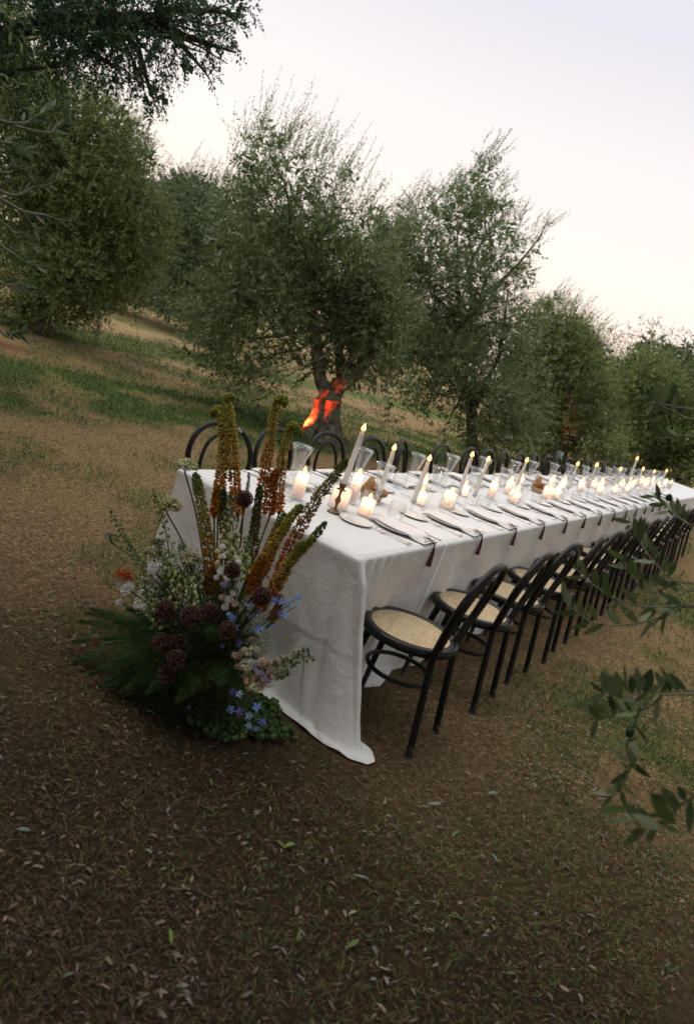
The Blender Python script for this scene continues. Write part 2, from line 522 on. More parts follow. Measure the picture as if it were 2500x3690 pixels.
# ---- litter and grass on the ground: straw, blades, fallen leaves
VD = np.array([0.883, 0.470]); VR = np.array([0.470, -0.883])
def sector(n, r0, r1, half=0.62, pw=1.0):
    """points around the camera's side of the lawn, thinning with distance"""
    u = RNG.random(n)
    r = r0 * (r1 / r0) ** (u ** pw)
    a = (RNG.random(n) * 2 - 1) * half
    d = np.cos(a)[:, None] * VD + np.sin(a)[:, None] * VR
    return CAM[0] + d[:, 0] * r, CAM[1] + d[:, 1] * r, r
def under_arr(x, y):
    return ((x > -0.03) & (x < 20) & (y > 0.0) & (y < 1.06)) | (((x + .03) / .12) ** 2 + ((y + .10) / .28) ** 2 < 1)
def strips(x, y, h, ln, wd, tilt, colour, bend=0.3):
    """one narrow three-sided blade or straw each"""
    n = len(x)
    az = RNG.random(n) * 2 * PI
    d = np.stack([np.cos(az) * np.cos(tilt), np.sin(az) * np.cos(tilt), np.sin(tilt)], -1)
    s = np.stack([-np.sin(az), np.cos(az), (RNG.random(n) - .5) * 1.2], -1); s = norm(s)
    b0 = np.stack([x, y, h], -1)
    mid = b0 + d * ln[:, None] * 0.55 + np.array([0, 0, 1]) * (ln * bend * 0.12 * RNG.random(n))[:, None]
    tip = b0 + d * ln[:, None] - np.array([0, 0, 1]) * (ln * bend * 0.15)[:, None]
    V = np.stack([b0, mid + s * wd[:, None], tip, mid - s * wd[:, None]], 1).reshape(-1, 3)
    F = (np.arange(n)[:, None] * 4 + np.array([0, 1, 2, 3])[None])
    C = np.repeat(colour, 4, axis=0)
    return V, F, C
def pick(cols, n, jit=0.25):
    c = np.array(cols)[RNG.integers(0, len(cols), n)]
    return c * (1 + (RNG.random((n, 1)) - .5) * 2 * jit)
M['litter'] = attr_mat('dry_litter', 0.85, 0.1)
x, y, r = sector(230000, 1.0, 9.0, 0.62, 0.8)
k = ~under_arr(x, y) & (RNG.random(len(x)) < .35 + .8 * sstep(.36, .56, fbm(x * 1.3 + 3, y * 1.3, .45))); x, y, r = x[k], y[k], r[k]
n = len(x)
V, F, C = strips(x, y, ground_h(x, y) + 0.003 + RNG.random(n) * 0.008, 0.012 + RNG.random(n) ** 2 * 0.042, 0.0004 + r * 0.00022 + RNG.random(n) * 0.0004, RNG.random(n) * 0.25,
                 pick([(0.43, 0.295, 0.16), (0.20, 0.125, 0.062), (0.56, 0.41, 0.24), (0.085, 0.062, 0.03), (0.17, 0.13, 0.065), (.05, .04, .022)], n) * (1 - .68 * shaded_soil(x, y))[:, None])  # straw darkened near the camera, shade put into its colour
tag(link('straw', np_mesh('straw', V, F, M['litter'], colour=C)), 'matted dry straw lying over the brown ground', 'straw', kind='stuff')
# living grass, where the cover is green
x, y, r = sector(330000, 1.2, 19.0, 0.62, 0.6)
g = green_cover(x, y)
k = (RNG.random(len(x)) < g * 0.9 + 0.03) & ~under_arr(x, y); x, y, r = x[k], y[k], r[k]
n = len(x)
V, F, C = strips(x, y, ground_h(x, y) - 0.002, 0.02 + RNG.random(n) * 0.03 + r * 0.002, 0.0009 + r * 0.0004, 0.5 + RNG.random(n) * 0.9,
                 pick([(0.055, 0.11, 0.028), (0.085, 0.15, 0.04), (0.16, 0.18, 0.06), (0.04, 0.08, 0.024)], n), 1.0)
tag(link('grass', np_mesh('grass', V, F, M['litter'], colour=C)), 'short green grass growing in patches and a band behind the table', 'grass', kind='stuff')
# fallen leaves
def litter(n, r0, r1, pw, L0, L1, cols, jit=0.3, curl=0.35):
    x, y, r = sector(n, r0, r1, 0.62, pw)
    cl = fbm(x + 11, y + 5, 0.9)
    k = (RNG.random(n) < 0.25 + 1.3 * sstep(0.42, 0.62, cl)) & ~under_arr(x, y)
    x, y = x[k], y[k]; n = len(x)
    az = RNG.random(n) * 2 * PI; L = L0 + RNG.random(n) * (L1 - L0); W = L * (0.07 + 0.11 * RNG.random(n))
    d = np.stack([np.cos(az), np.sin(az), (RNG.random(n) - .5) * 0.4], -1); d = norm(d)
    s = norm(np.stack([-np.sin(az), np.cos(az), (RNG.random(n) - .5) * 0.9], -1))
    up = np.array([0, 0, 1.0])
    b0 = np.stack([x, y, ground_h(x, y) + 0.006 + 0.012 * RNG.random(n)], -1)
    c = (RNG.random(n) * curl * L)[:, None] * up
    m1 = b0 + d * (L * 0.3)[:, None] + c * 0.5; m2_ = b0 + d * (L * 0.7)[:, None] + c * 0.5
    tip = b0 + d * L[:, None]
    Wn = W[:, None]
    V = np.stack([b0, m1 + s * Wn, m2_ + s * Wn * .9, tip, m2_ - s * Wn * .9, m1 - s * Wn], 1).reshape(-1, 3)
    F = np.concatenate([np.arange(n)[:, None] * 6 + np.array([0, 1, 2, 5]), np.arange(n)[:, None] * 6 + np.array([2, 3, 4, 5])])
    return V, F, np.repeat(pick(cols, n, jit) * (1.15 - .25 * shaded_soil(x, y))[:, None], 6, axis=0)  # litter slightly darkened by the same painted shade
V, F, C = litter(19000, 1.0, 7.5, 0.75, 0.008, 0.036, [(0.20, 0.16, 0.13), (0.24, 0.20, 0.17), (0.14, 0.10, 0.07), (0.19, 0.17, 0.17), (0.28, 0.22, 0.15), (0.11, 0.08, 0.055), (.08, .06, .04), (.09, .065, .045)])
tag(link('leaf_litter', np_mesh('leaf_litter', V, F, M['litter'], colour=C)), 'grey and tan fallen olive leaves scattered over the ground', 'leaf litter', kind='stuff')
V, F, C = litter(260, 1.2, 6.0, 0.8, 0.03, 0.06, [(0.10, 0.16, 0.11), (0.16, 0.22, 0.17), (0.14, 0.20, 0.06)])
tag(link('fallen_leaves', np_mesh('fallen_leaves', V, F, M['litter'], colour=C)), 'few fresh green leaves fallen among the brown litter', 'fallen leaves', kind='stuff')

# ================================================================== TREES
def leaf_cloud(base, dirs, length, nl, ll, lw, sag=0.25, spread=0.75, stem_w=0.004):
    """leafy shoots: nl leaves up each shoot, and the shoot itself"""
    N = len(base)
    t = np.linspace(0.12, 1.0, nl)
    t = t[None, :] + (RNG.random((N, nl)) - .5) * 0.06
    g = np.array([0, 0, -1.0])
    P = base[:, None] + dirs[:, None] * (length[:, None] * t)[..., None] + g * (sag * length[:, None] * t ** 2)[..., None]
    ax = norm(dirs[:, None] + g * (2 * sag * t)[..., None])
    rnd = RNG.normal(size=(N, nl, 3))
    perp = norm(rnd - ax * np.sum(rnd * ax, -1, keepdims=True))
    ld = norm(ax * (1 - spread * 0.5) + perp * spread + RNG.normal(size=(N, nl, 3)) * 0.12)
    rn2 = RNG.normal(size=(N, nl, 3))
    sd_ = norm(np.cross(ld, rn2))
    L = ll * (0.65 + 0.6 * RNG.random((N, nl)))[..., None] * (1.15 - 0.45 * t)[..., None]
    W = L * lw
    V = np.stack([P, P + ld * L * .45 + sd_ * W * .5, P + ld * L, P + ld * L * .45 - sd_ * W * .5], 2).reshape(-1, 3)
    nq = N * nl
    F = np.arange(nq)[:, None] * 4 + np.array([0, 1, 2, 3])[None]
    T = np.repeat(np.clip(RNG.beta(1.6, 2.6, nq) + np.repeat((RNG.random(N) - .5) * 0.35, nl), 0, 1), 4)
    # the shoot, as a narrow blade from base to tip
    tip = base + dirs * length[:, None] + g * (sag * length)[:, None]
    mid = base + dirs * length[:, None] * .5 + g * (sag * length * .25)[:, None]
    s = norm(np.cross(dirs, RNG.normal(size=(N, 3)))) * stem_w * .5
    V2 = np.stack([base - s, base + s, mid + s * .8, mid - s * .8, tip + s * .3, tip - s * .3], 1).reshape(-1, 3)
    o = len(V)
    F2 = np.concatenate([np.arange(N)[:, None] * 6 + np.array([0, 1, 2, 3]) + o, np.arange(N)[:, None] * 6 + np.array([3, 2, 4, 5]) + o])
    return np.concatenate([V, V2]), np.concatenate([F, F2]), np.concatenate([T, np.full(len(V2), 0.25)])

KM = 3.6      # shoots per unit of crown
def crown(blobs, center, K=420, ll=0.055, lw=0.2, nl=14, slen=0.34, up=0.75, sag=0.2, spikes=(), inner=0.5):
    """blobs: (point, radius, density)"""
    Vs, Fs, Ts = [], [], []
    o = 0
    for c, r, dens in blobs:
        n = max(6, int(K * KM * r * r * dens))
        u = norm(RNG.normal(size=(n, 3)))
        rad = r * (0.25 + 0.75 * RNG.random(n) ** 0.5)
        rad *= 0.50 + 1.0 * vnoise(u[:, 0] * 2.2 + c[0] * 3, u[:, 1] * 2.2 + u[:, 2] * 2.6 + c[2] * 3, 0.8)
        base = c + u * rad[:, None] * np.array([1, 1, 0.92])
        out = norm(base - c + (base - center) * 0.25)
        keep = vnoise(base[:, 0] * 1.0 + base[:, 2] * 1.7, base[:, 1] + base[:, 2] * 2.3, 0.22) > .40       # ragged gaps between the twigs
        base, out, n = base[keep], out[keep], int(keep.sum())
        d = norm(out * 0.75 + np.array([0, 0, up]) + RNG.normal(size=(n, 3)) * 0.42)
        L = slen * (0.5 + 0.9 * RNG.random(n)) * min(1.0, 0.55 + r)
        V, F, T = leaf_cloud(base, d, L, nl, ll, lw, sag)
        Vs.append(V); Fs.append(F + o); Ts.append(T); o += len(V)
        # denser foliage of larger leaves inside, crown shade put into its darker tint
        n2 = int(inner * K * KM * r * r * dens)
        if n2:
            u = norm(RNG.normal(size=(n2, 3)))
            b2 = c + u * (r * (.82 * RNG.random(n2) ** .5) * (0.72 + 0.5 * vnoise(u[:, 0] * 2.2 + c[0] * 3, u[:, 1] * 2.2 + u[:, 2] * 2.6 + c[2] * 3, 0.8)))[:, None]
            V, F, T = leaf_cloud(b2, norm(u + RNG.normal(size=(n2, 3)) * .8), np.full(n2, slen * .6), 6, ll * 1.9, lw * 1.6, sag)
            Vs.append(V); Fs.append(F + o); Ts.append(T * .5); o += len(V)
    for c, d, n, L0, L1, sp in spikes:        # long upright whips on the outline
        base = c + RNG.normal(size=(n, 3)) * sp * np.array([1, 1, .5])
        dd = norm(np.array(d) + RNG.normal(size=(n, 3)) * 0.22)
        L = L0 + (L1 - L0) * RNG.random(n)
        V, F, T = leaf_cloud(base, dd, L, 24, ll * 0.8, lw, 0.04, 0.55, 0.006)
        Vs.append(V); Fs.append(F + o); Ts.append(T); o += len(V)
    return np.concatenate(Vs), np.concatenate(Fs), np.concatenate(Ts)

def curve_pts(a, b, k=7, bow=0.12, wob=0.04, seed=0):
    a = Vector(a); b = Vector(b)
    L = (b - a).length
    rr = random.Random(seed)
    ax = Vector((rr.uniform(-1, 1), rr.uniform(-1, 1), 0.8)) * bow * L
    out = []
    for i in range(k):
        t = i / (k - 1)
        q = a.lerp(b, t) + ax * math.sin(PI * t) * 0.5
        if 0 < i < k - 1:
            q += Vector((rr.uniform(-1, 1), rr.uniform(-1, 1), rr.uniform(-1, 1))) * wob * L
        out.append(q)
    return out
def trunk_mesh(root, fork, blobs, r0=0.2, r1=0.12, n=12, every=1, lr=0.05, flare=1.7):
    mb = MB()
    root = Vector(root); fork = Vector(fork)
    pts = curve_pts(root - Vector((0, 0, 0.1)), fork, 9, 0.05, 0.02, 3)
    rad = [r0 * (1 + (flare - 1) * max(0, 1 - i / 3.2) ** 1.5) + (r1 - r0) * i / 8 for i in range(9)]
    mb.tube(pts, rad, n, jag=0.5)
    for i, (c, r, _) in enumerate(blobs):
        if i % every: continue
        st = fork - (fork - root) * 0.06 * (i % 3)
        p = curve_pts(st, c, 7, 0.10, 0.04, i + 5)
        mb.tube(p, [lr * (1 - 0.8 * q / 6) + 0.006 for q in range(7)], 6, jag=0.25)
    return mb
def pxblobs(lst, d, depth=0.5):
    out = []
    for k, q in enumerate(lst):
        px, py, r = q[:3]
        dens = q[3] if len(q) > 3 else 1.0
        dd = q[4] if len(q) > 4 else ((k * 0.618) % 1 - 0.5) * 2 * depth
        out.append((atd((px, py), d + dd), r, dens))
    return out
def tree(name, label, group, root, fork, blobs, leafm, barkm, K=420, spikes=(), tr=None, ckind=None, cat='tree', **kw):
    t = empty(name, tuple(root))
    tag(t, label, cat, group)
    off = np.array(root, float)
    center = np.mean([b_[0] for b_ in blobs], axis=0)
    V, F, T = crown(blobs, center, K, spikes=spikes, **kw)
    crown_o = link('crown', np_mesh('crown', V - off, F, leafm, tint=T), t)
    mb = tr if tr else trunk_mesh(root, fork, blobs)
    mb.v = [tuple(np.array(p) - off) for p in mb.v]
    mb.build('trunk', barkm, t)
    return t

def gpt(p, d=None):
    q = onz(p, 0.0) if d is None else atd(p, d)
    return np.array([q[0], q[1], float(ground_h(q[0], q[1]))])

G_OL = 'olive trees of the grove around the table'
# --- the olive tree behind the table, lit red at its foot
root = np.array([6.81, 4.50, 0.0])
d0 = 11.07
A_ = lambda px, py, dd=0.0: atd((px, py), d0 + dd)
bl = pxblobs([(975, 560, .36, .7), (1075, 620, .36, .6), (925, 640, .28, .6), (957, 750, .52, .8), (1111, 760, .48, .7), (1250, 810, .40, .5), (890, 710, .35, .7), (1190, 670, .26, .4), (1140, 1290, .25, .6), (1230, 1300, .25, .6),
              (860, 900, .62), (1010, 930, .68, 1.1), (1160, 930, .65, 1.1), (1290, 960, .45, .9), (820, 1080, .58), (980, 1110, .65), (1140, 1090, .65), (1280, 1120, .55), (1360, 1060, .40),
              (790, 1220, .38, .8), (900, 1260, .35, .6), (1040, 1240, .42, .6), (1250, 1240, .35, .6), (1370, 1230, .35, .6), (870, 1330, .25, .7), (960, 1340, .25, .5), (1400, 1150, .45, .8), (1340, 900, .38, .7), (1350, 1200, .45, .8), (760, 1300, .25, .6), (1300, 1280, .25, .5), (720, 1150, .3, .6), (800, 1400, .28, .4), (900, 1400, .25, .3), (1000, 1380, .25, .3), (1330, 1350, .28, .35), (1420, 1330, .3, .45), (1310, 1420, .2, .25), (700, 1260, .3, .4), (1440, 1420, .22, .3), (680, 1050, .35, .5), (1340, 830, .35, .5), (1385, 990, .35, .6), (1370, 1300, .32, .6), (1290, 1360, .25, .5), (1100, 1330, .24, .45), (1180, 1250, .3, .6)], d0, 0.75)
mb = MB()
fork = A_(1183, 1440)
mb.tube([Vector(root) + Vector((0, 0, -.12)), Vector(root) + Vector((.0, -.0, .05)), Vector(root.tolist()).lerp(Vector(fork), .35), Vector(root.tolist()).lerp(Vector(fork), .7), Vector(fork)],
        [.40, .29, .215, .185, .20], 20, jag=0.45)
mb.tube([fork, A_(1160, 1370), A_(1148, 1310), A_(1135, 1200, .1), A_(1110, 1060, .2), A_(1060, 850, .1)], [.13, .105, .09, .08, .06, .03], 12, jag=0.45)
mb.tube([fork, A_(1225, 1395), A_(1275, 1350, -.1), A_(1330, 1290, -.15), A_(1390, 1180, -.2), A_(1400, 1060, -.2)], [.15, .13, .11, .09, .06, .03], 12, jag=0.45)
mb.tube([A_(1095, 1600, -.25), A_(1108, 1560, -.22), A_(1140, 1500, -.15), A_(1165, 1450, -.08), A_(1180, 1415, 0)], [.11, .10, .09, .10, .10], 14, jag=0.5)
mb.tube([A_(1240, 1385), A_(1220, 1300, .3), A_(1230, 1180, .4), A_(1200, 950, .5)], [.09, .07, .05, .02], 9, jag=0.4)
for i, (c, r, _) in enumerate(bl):
    if i % 2 == 0:
        st = [A_(1110, 1060, .2), A_(1390, 1180, -.2), A_(1230, 1180, .4)][i % 3]
        mb.tube(curve_pts(st, c, 6, .1, .05, i), [.035, .03, .024, .018, .012, .006], 5)
sp = []
for px, py, n, L1 in ((850, 600, 7, .75), (905, 540, 8, .95), (965, 500, 9, .85), (1010, 520, 7, .8), (1060, 560, 9, .75), (1115, 570, 9, .75), (1165, 600, 9, .7), (1225, 660, 8, .75), (1270, 720, 8, .8), (1310, 780, 7, .6), (1340, 860, 6, .45)):
    sp.append((A_(px, py, random.uniform(-.4, .4)), (0.16, -0.1, 1.0), int(n * 1.5), .35, L1 * 1.12, .12))
tree('olive_tree', 'wide olive tree behind the table with a forked trunk lit bright red at its foot', G_OL, root, fork, bl, M['leaf_olive'], M['lichen_bark'], K=330, tr=mb, spikes=sp, ll=.062, lw=.24, nl=13, slen=.40, up=.5, inner=.32)

# --- the one to its right, branches reaching up to the right
d1 = 12.6
B_ = lambda px, py, dd=0.0: atd((px, py), d1 + dd)
root = gpt((1752, 1600), d1)
bl = pxblobs([(1440, 860, .42, .8), (1540, 810, .45, .9), (1650, 790, .48), (1700, 690, .30), (1745, 630, .22, .9), (1765, 800, .42), (1835, 880, .32, .7), (1905, 900, .15, .7), (1880, 960, .2, .5),
              (1460, 1010, .50), (1580, 980, .60), (1720, 970, .55), (1830, 1010, .30, .7), (1440, 1160, .50), (1570, 1150, .62), (1720, 1140, .60), (1830, 1150, .40, .8),
              (1500, 1300, .38, .8), (1640, 1290, .55), (1780, 1280, .50), (1860, 1250, .3, .7), (1600, 1400, .30, .6), (1700, 1420, .38, .7), (1820, 1410, .32, .8), (1560, 1460, .22, .5), (1850, 1500, .3, .8), (1890, 1580, .3, .8), (1410, 1010, .42, .8), (1400, 1250, .42, .8), (1480, 1400, .30, .6), (1560, 1380, .3, .6), (1800, 1520, .32, .8), (1650, 1480, .22, .5), (1780, 1600, .25, .8), (1430, 900, .35, .7), (1500, 1480, .2, .4), (1740, 1560, .3, .7), (1800, 1450, .35, .8), (1690, 1380, .35, .7), (1430, 1480, .25, .35), (1600, 1540, .25, .4), (1700, 1540, .28, .5), (1520, 1420, .3, .5), (1750, 1480, .3, .6), (1900, 1480, .35, .7), (1930, 1350, .3, .6), (1920, 1150, .3, .5), (1950, 1240, .28, .5), (1400, 1120, .4, .7), (1390, 900, .35, .5), (1720, 1600, .25, .6)], d1, 0.7)
mb = MB()
fk = B_(1690, 1440)
mb.tube([Vector(root) - Vector((0, 0, .1)), Vector(root).lerp(Vector(fk), .5), fk], [.12, .085, .07], 10, jag=.4)
mb.tube([fk, B_(1675, 1380), B_(1660, 1200), B_(1640, 950)], [.07, .06, .045, .02], 8, jag=.3)
mb.tube([B_(1700, 1480), B_(1740, 1400), B_(1800, 1280), B_(1830, 1050)], [.05, .045, .035, .015], 8, jag=.3)
mb.tube([B_(1660, 1200), B_(1760, 1050), B_(1860, 960), B_(1940, 860), B_(1985, 770)], [.035, .028, .02, .012, .005], 6)
for i, (c, r, _) in enumerate(bl):
    if i % 2 == 0:
        mb.tube(curve_pts(B_(1660, 1200) if c[2] > 2.6 else B_(1680, 1400), c, 6, .1, .05, i), [.03, .026, .02, .015, .01, .005], 5)
sp = []
for px, py, n, L1 in ((1440, 760, 8, .65), (1500, 740, 8, .6), (1560, 720, 8, .6), (1620, 690, 8, .5), (1690, 640, 9, .55), (1745, 590, 10, .6), (1775, 560, 8, .55), (1790, 680, 8, .55), (1850, 800, 8, .5), (1400, 840, 5, .4)):
    sp.append((B_(px, py, random.uniform(-.3, .3)), (0.30, -0.26, 1.0), n, .25, L1, .08))
sp.append((B_(1915, 880), (0.30, -0.26, .95), 8, .35, .75, .05))
sp.append((B_(1945, 820), (0.45, -0.4, .8), 5, .3, .6, .04))
tree('olive_tree', 'airy olive tree right of the red lit trunk, one branch reaching out over the sky', G_OL, root, fk, bl, M['leaf_olive'], M['bark'], K=330, tr=mb, spikes=sp, ll=.062, lw=.22, nl=13, slen=.40, up=.6, inner=.32)

# --- left: big dense olive
d2 = 14.0
root = gpt((165, 1100), d2)
bl = pxblobs([(120, 420, .75), (270, 400, .55, .9), (380, 470, .55), (470, 560, .42, .9), (100, 600, .9), (280, 620, .85), (440, 680, .65), (530, 780, .45), (90, 800, .9), (280, 820, .9), (470, 860, .75), (575, 900, .3, .8),
              (80, 980, .8), (260, 1000, .8), (440, 1000, .6), (20, 300, .8), (180, 1110, .5, .8), (60, 1130, .4, .6), (330, 1110, .35, .7), (200, 300, .4, .7), (350, 330, .2, .5)], d2, 0.8)
sp = [(atd((px, py), d2), (.1, -.1, 1), 12, .25, .6, .15) for px, py in ((200, 300), (300, 340), (380, 400), (460, 470), (520, 580), (560, 720))]
tree('olive_tree', 'tall dense olive tree filling the left edge of the grove', G_OL, root, atd((170, 1060), d2), bl, M['leaf_gold'], M['bark'], K=300, spikes=sp, ll=.062, lw=.25, nl=12, slen=.36, up=.4)

# --- trees further back on the left
d3 = 25.0
root = gpt((700, 1190), 25.5)
bl = pxblobs([(690, 760, .9, .9), (760, 730, .8, .9), (640, 860, 1.0), (760, 880, 1.2), (860, 830, 1.0), (630, 1010, 1.1), (760, 1030, 1.2), (880, 1020, 1.2), (700, 1120, .6), (800, 1150, .7), (620, 1090, .5)], d3, 1.2)
sp = [(atd((px, py), d3), (.1, -.1, 1), 14, .4, 1.0, .3) for px, py in ((660, 690), (720, 660), (780, 660), (830, 700))]
tree('olive_tree', 'dark olive tree behind, between the left tree and the red lit one', G_OL, root, atd((705, 1120), d3), bl, M['leaf_grey'], M['bark'], K=110, spikes=sp, ll=.10, lw=.26, nl=11, slen=.6, up=.4)
d4 = 26.5
root = gpt((378, 1090), 26.5)
bl = pxblobs([(330, 930, 1.2), (450, 880, 1.3), (560, 900, 1.1), (350, 1020, .7), (480, 1000, .9), (580, 1020, .7), (250, 1000, .9), (420, 780, 1.2)], d4, 1.0)
tree('olive_tree', 'far olive tree whose short dark trunk shows on the pale slope at left', G_OL, root, atd((400, 1030), d4), bl, M['leaf_grey'], M['bark'], K=90, ll=.10, lw=.26, nl=11, slen=.6, up=.3,
     tr=trunk_mesh(root, atd((400, 1030), d4), bl, .35, .25, lr=.1))

# --- right: a rounded olive and one further
d5 = 18.0
root = gpt((1990, 1650), d5)
bl = pxblobs([(1990, 1160, .55), (1920, 1230, .6), (2050, 1230, .6), (1870, 1330, .6), (1980, 1330, .8), (2100, 1320, .5), (1850, 1450, .5), (1950, 1460, .8), (2080, 1440, .8), (2160, 1420, .4), (1920, 1570, .6), (2040, 1570, .7), (2150, 1550, .6), (2180, 1640, .5), (2020, 1650, .5)], d5, 0.9)
sp = [(atd((px, py), d5), (.25, -.22, 1), 22, .25, .6, .2) for px, py in ((1900, 1150), (1960, 1110), (2010, 1090), (2060, 1130), (2100, 1180), (2135, 1230), (2160, 1290))]
tree('olive_tree', 'rounded bushy olive tree right of the airy one, above the candles', G_OL, root, atd((2000, 1560), d5), bl, M['leaf_gold'], M['bark'], K=230, spikes=sp, ll=.07, lw=.26, nl=12, slen=.40, up=.5)
d6 = 24.0
root = gpt((2330, 1700), d6)
bl = pxblobs([(2300, 1350, .8), (2220, 1420, .8), (2380, 1400, .8), (2290, 1480, 1.1), (2420, 1480, 1.0), (2230, 1560, .9), (2370, 1590, 1.1), (2480, 1560, 1.0), (2280, 1670, .8), (2430, 1690, .8), (2520, 1660, .8)], d6, 1.2)
sp = [(atd((px, py), d6), (.3, -.26, 1), 22, .4, .95, .3) for px, py in ((2230, 1330), (2290, 1280), (2350, 1310), (2400, 1340), (2440, 1400))]
tree('olive_tree', 'rightmost olive tree, lower and beyond the rounded one', G_OL, root, atd((2340, 1620), d6), bl, M['leaf_gold'], M['bark'], K=120, spikes=sp, ll=.095, lw=.26, nl=11, slen=.55, up=.5)

# --- far trees that close the view under the crowns
def far_tree(pos, s, rz, label, src=None):
    if src is None:
        root = np.array([0., 0., 0.])
        bb = [(np.array([math.cos(a) * 1.5, math.sin(a) * 1.5, 2.2 + (k % 3) * .7]), 1.2, 1.0) for k, a in enumerate(np.linspace(0, 2 * PI, 8)[:-1])] + [(np.array([0, 0, 3.8]), 1.3, 1.0), (np.array([.4, .3, 2.4]), 1.3, .8)]
        t = tree('olive_tree', label, 'far olive trees beyond the grove', root, (0, 0, 1.3), bb, M['leaf_grey'], M['bark'], K=90, ll=.13, lw=.28, nl=9, slen=.6, up=.4)
    else:
        t = copy_tree(src)
        t['label'] = label
    t.location = (pos[0], pos[1], 0)
    t.rotation_euler = (0, 0, rz)
    t.scale = (s, s, s)
    return t
ft = None
for px, d, s, lb in ((560, 38, 1.25, 'far olive tree seen low between the left trunks'), (900, 34, 1.1, 'far olive tree hidden low behind the red lit tree'), (250, 36, 1.2, 'far olive tree at the left behind the dense one'),
                     (1290, 40, .8, 'small far olive tree left of the pale field'), (1620, 46, 1.0, 'far olive tree right of the pale field patch'), (2090, 34, 1.0, 'far olive tree low behind the rounded bushy one'), (2560, 32, 1.1, 'far olive tree at the right border')):
    q = atd((px, 1200), d)
    ft_ = far_tree(q, s, px * .01, lb, ft)
    ft = ft or ft_

# --- holm oak overhanging the top left corner
def oak_leaves():
    d = 8.6
    bl = pxblobs([(60, 60, .60), (230, 80, .55), (340, 150, .40), (430, 90, .42), (520, 60, .38), (470, 190, .34), (560, 150, .30), (610, 60, .30), (690, 50, .24), (770, 70, .18, .9), (850, 70, .12), (895, 60, .08), (700, 140, .18), (640, 200, .18, .8),
                  (740, 190, .12), (765, 260, .10), (800, 130, .13), (850, 190, .06), (820, 230, .05), (560, 270, .22), (520, 330, .16), (580, 330, .08), (400, 230, .28, .8), (555, 370, .09), (300, 20, .5), (650, 10, .3), (820, 15, .2), (100, 200, .45, .7), (-150, -50, 1.0), (-100, 350, .7), (100, -250, 1.0), (500, -250, .9), (-400, 100, 1.2)], d, 0.35)
    return bl, d
bl, d = oak_leaves()
root = np.array([*atd((-700, 1500), 9.6)[:2], 0.0])
fk = atd((-250, 300), 9.2)
mb = MB()
mb.tube([Vector(root) - Vector((0, 0, .1)), Vector(root).lerp(Vector(fk), .5) + Vector((.1, .1, 0)), fk], [.32, .24, .2], 14, jag=.4)
mb.tube([fk, atd((100, 100), 8.8), atd((400, 60), 8.6), atd((600, 110), 8.6), atd((760, 160), 8.6), atd((850, 190), 8.6)], [.14, .1, .06, .04, .02, .008], 8, jag=.3)
mb.tube([atd((400, 60), 8.6), atd((500, 180), 8.6), atd((540, 320), 8.6), atd((560, 370), 8.6)], [.045, .03, .018, .006], 7, jag=.2)
mb.tube([atd((500, 85), 8.6), atd((620, 30), 8.6), atd((760, 40), 8.6), atd((890, 55), 8.6)], [.05, .035, .02, .006], 7, jag=.2)
mb.tube([atd((600, 110), 8.6), atd((680, 190), 8.55), atd((740, 260), 8.5), atd((765, 300), 8.5)], [.03, .02, .012, .005], 6)
mb.tube([atd((200, 90), 8.7), atd((300, 170), 8.6), atd((430, 250), 8.5)], [.05, .035, .015], 6)
for i, (c, r, _) in enumerate(bl):
    if i % 2 == 0:
        mb.tube(curve_pts(atd((400, 60), 8.6) if i < 24 else fk, c, 6, .05, .05, i), [.03, .025, .02, .014, .01, .005], 5)
tree('oak_tree', 'dark oak tree whose leafy boughs hang into the top left of the sky', None, root, fk, bl, M['leaf_oak'], M['oakbark'], K=330, tr=mb, ll=.046, lw=.5, nl=9, slen=.20, up=-.15, sag=.3, inner=.05)

# --- unseen olives added behind and beside the camera to shade the ground and cloth
near_spots = [((-4.75, -3.2), 1.12, 1.0, 'unseen olive tree added for shade just behind the viewpoint on its right'), ((-5.9, .5), 1.2, 2.6, 'unseen olive tree added for shade behind the viewpoint on its left'),
              ((-6.6, -5.0), 1.3, 4.0, 'unseen olive tree added for shade well behind the viewpoint')]
near_spots += [((3.4, -4.9), 1.15, 5.1, 'unseen olive tree added for shade opposite the near chairs, first on the open side'), ((7.4, -5.2), 1.1, .7, 'unseen olive tree added for shade on the open side, second of that row'),
               ((11.8, -5.4), 1.2, 3.3, 'unseen olive tree added for shade on the open side, third of that row'), ((-3.6, 4.6), 1.2, 2.2, 'unseen olive tree added for shade left of the viewpoint, out on the lawn')]
t = None
for (qx, qy), s, rz, lb in near_spots:
    if t is None:
        bb = [(np.array([math.cos(a) * 1.25, math.sin(a) * 1.25, 2.1 + (k % 3) * .6]), .95, 1.0) for k, a in enumerate(np.linspace(0, 2 * PI, 9)[:-1])] + [(np.array([0, 0, 3.6]), 1.1, 1.0), (np.array([.4, .3, 2.6]), 1.0, .8)]
        t = tree('olive_tree', lb, G_OL, (0, 0, 0), (0, 0, 1.2), bb, M['leaf_olive'], M['bark'], K=120, ll=.11, lw=.3, nl=10, slen=.45, up=.4)
        c = t
    else:
        c = copy_tree(t); c['label'] = lb
    c.location = (qx, qy, 0); c.rotation_euler = (0, 0, rz); c.scale = (s, s, s)

# ================================================================== TABLE AND CLOTH
TL, TW, TZ = 16.0, 1.07, 0.762
tb = empty('banquet_table', (TL / 2, TW / 2, 0))
tag(tb, 'long narrow banquet table hidden under the white cloth', 'table')
mb = MB(); mb.box((0, 0, 0.735), (TL - .04, TW - .04, 0.035)); mb.build('tabletop', M['wood'], tb, False)
leg = MB(); leg.box((0, 0, .358), (.05, .05, .716))
lm = leg.mesh('leg', M['wood'], False)
for x_ in np.arange(-TL / 2 + .8, TL / 2, 1.8):
    for y_ in (-.38, .38):
        o = link('leg', lm, tb); o.location = (x_, y_, 0)

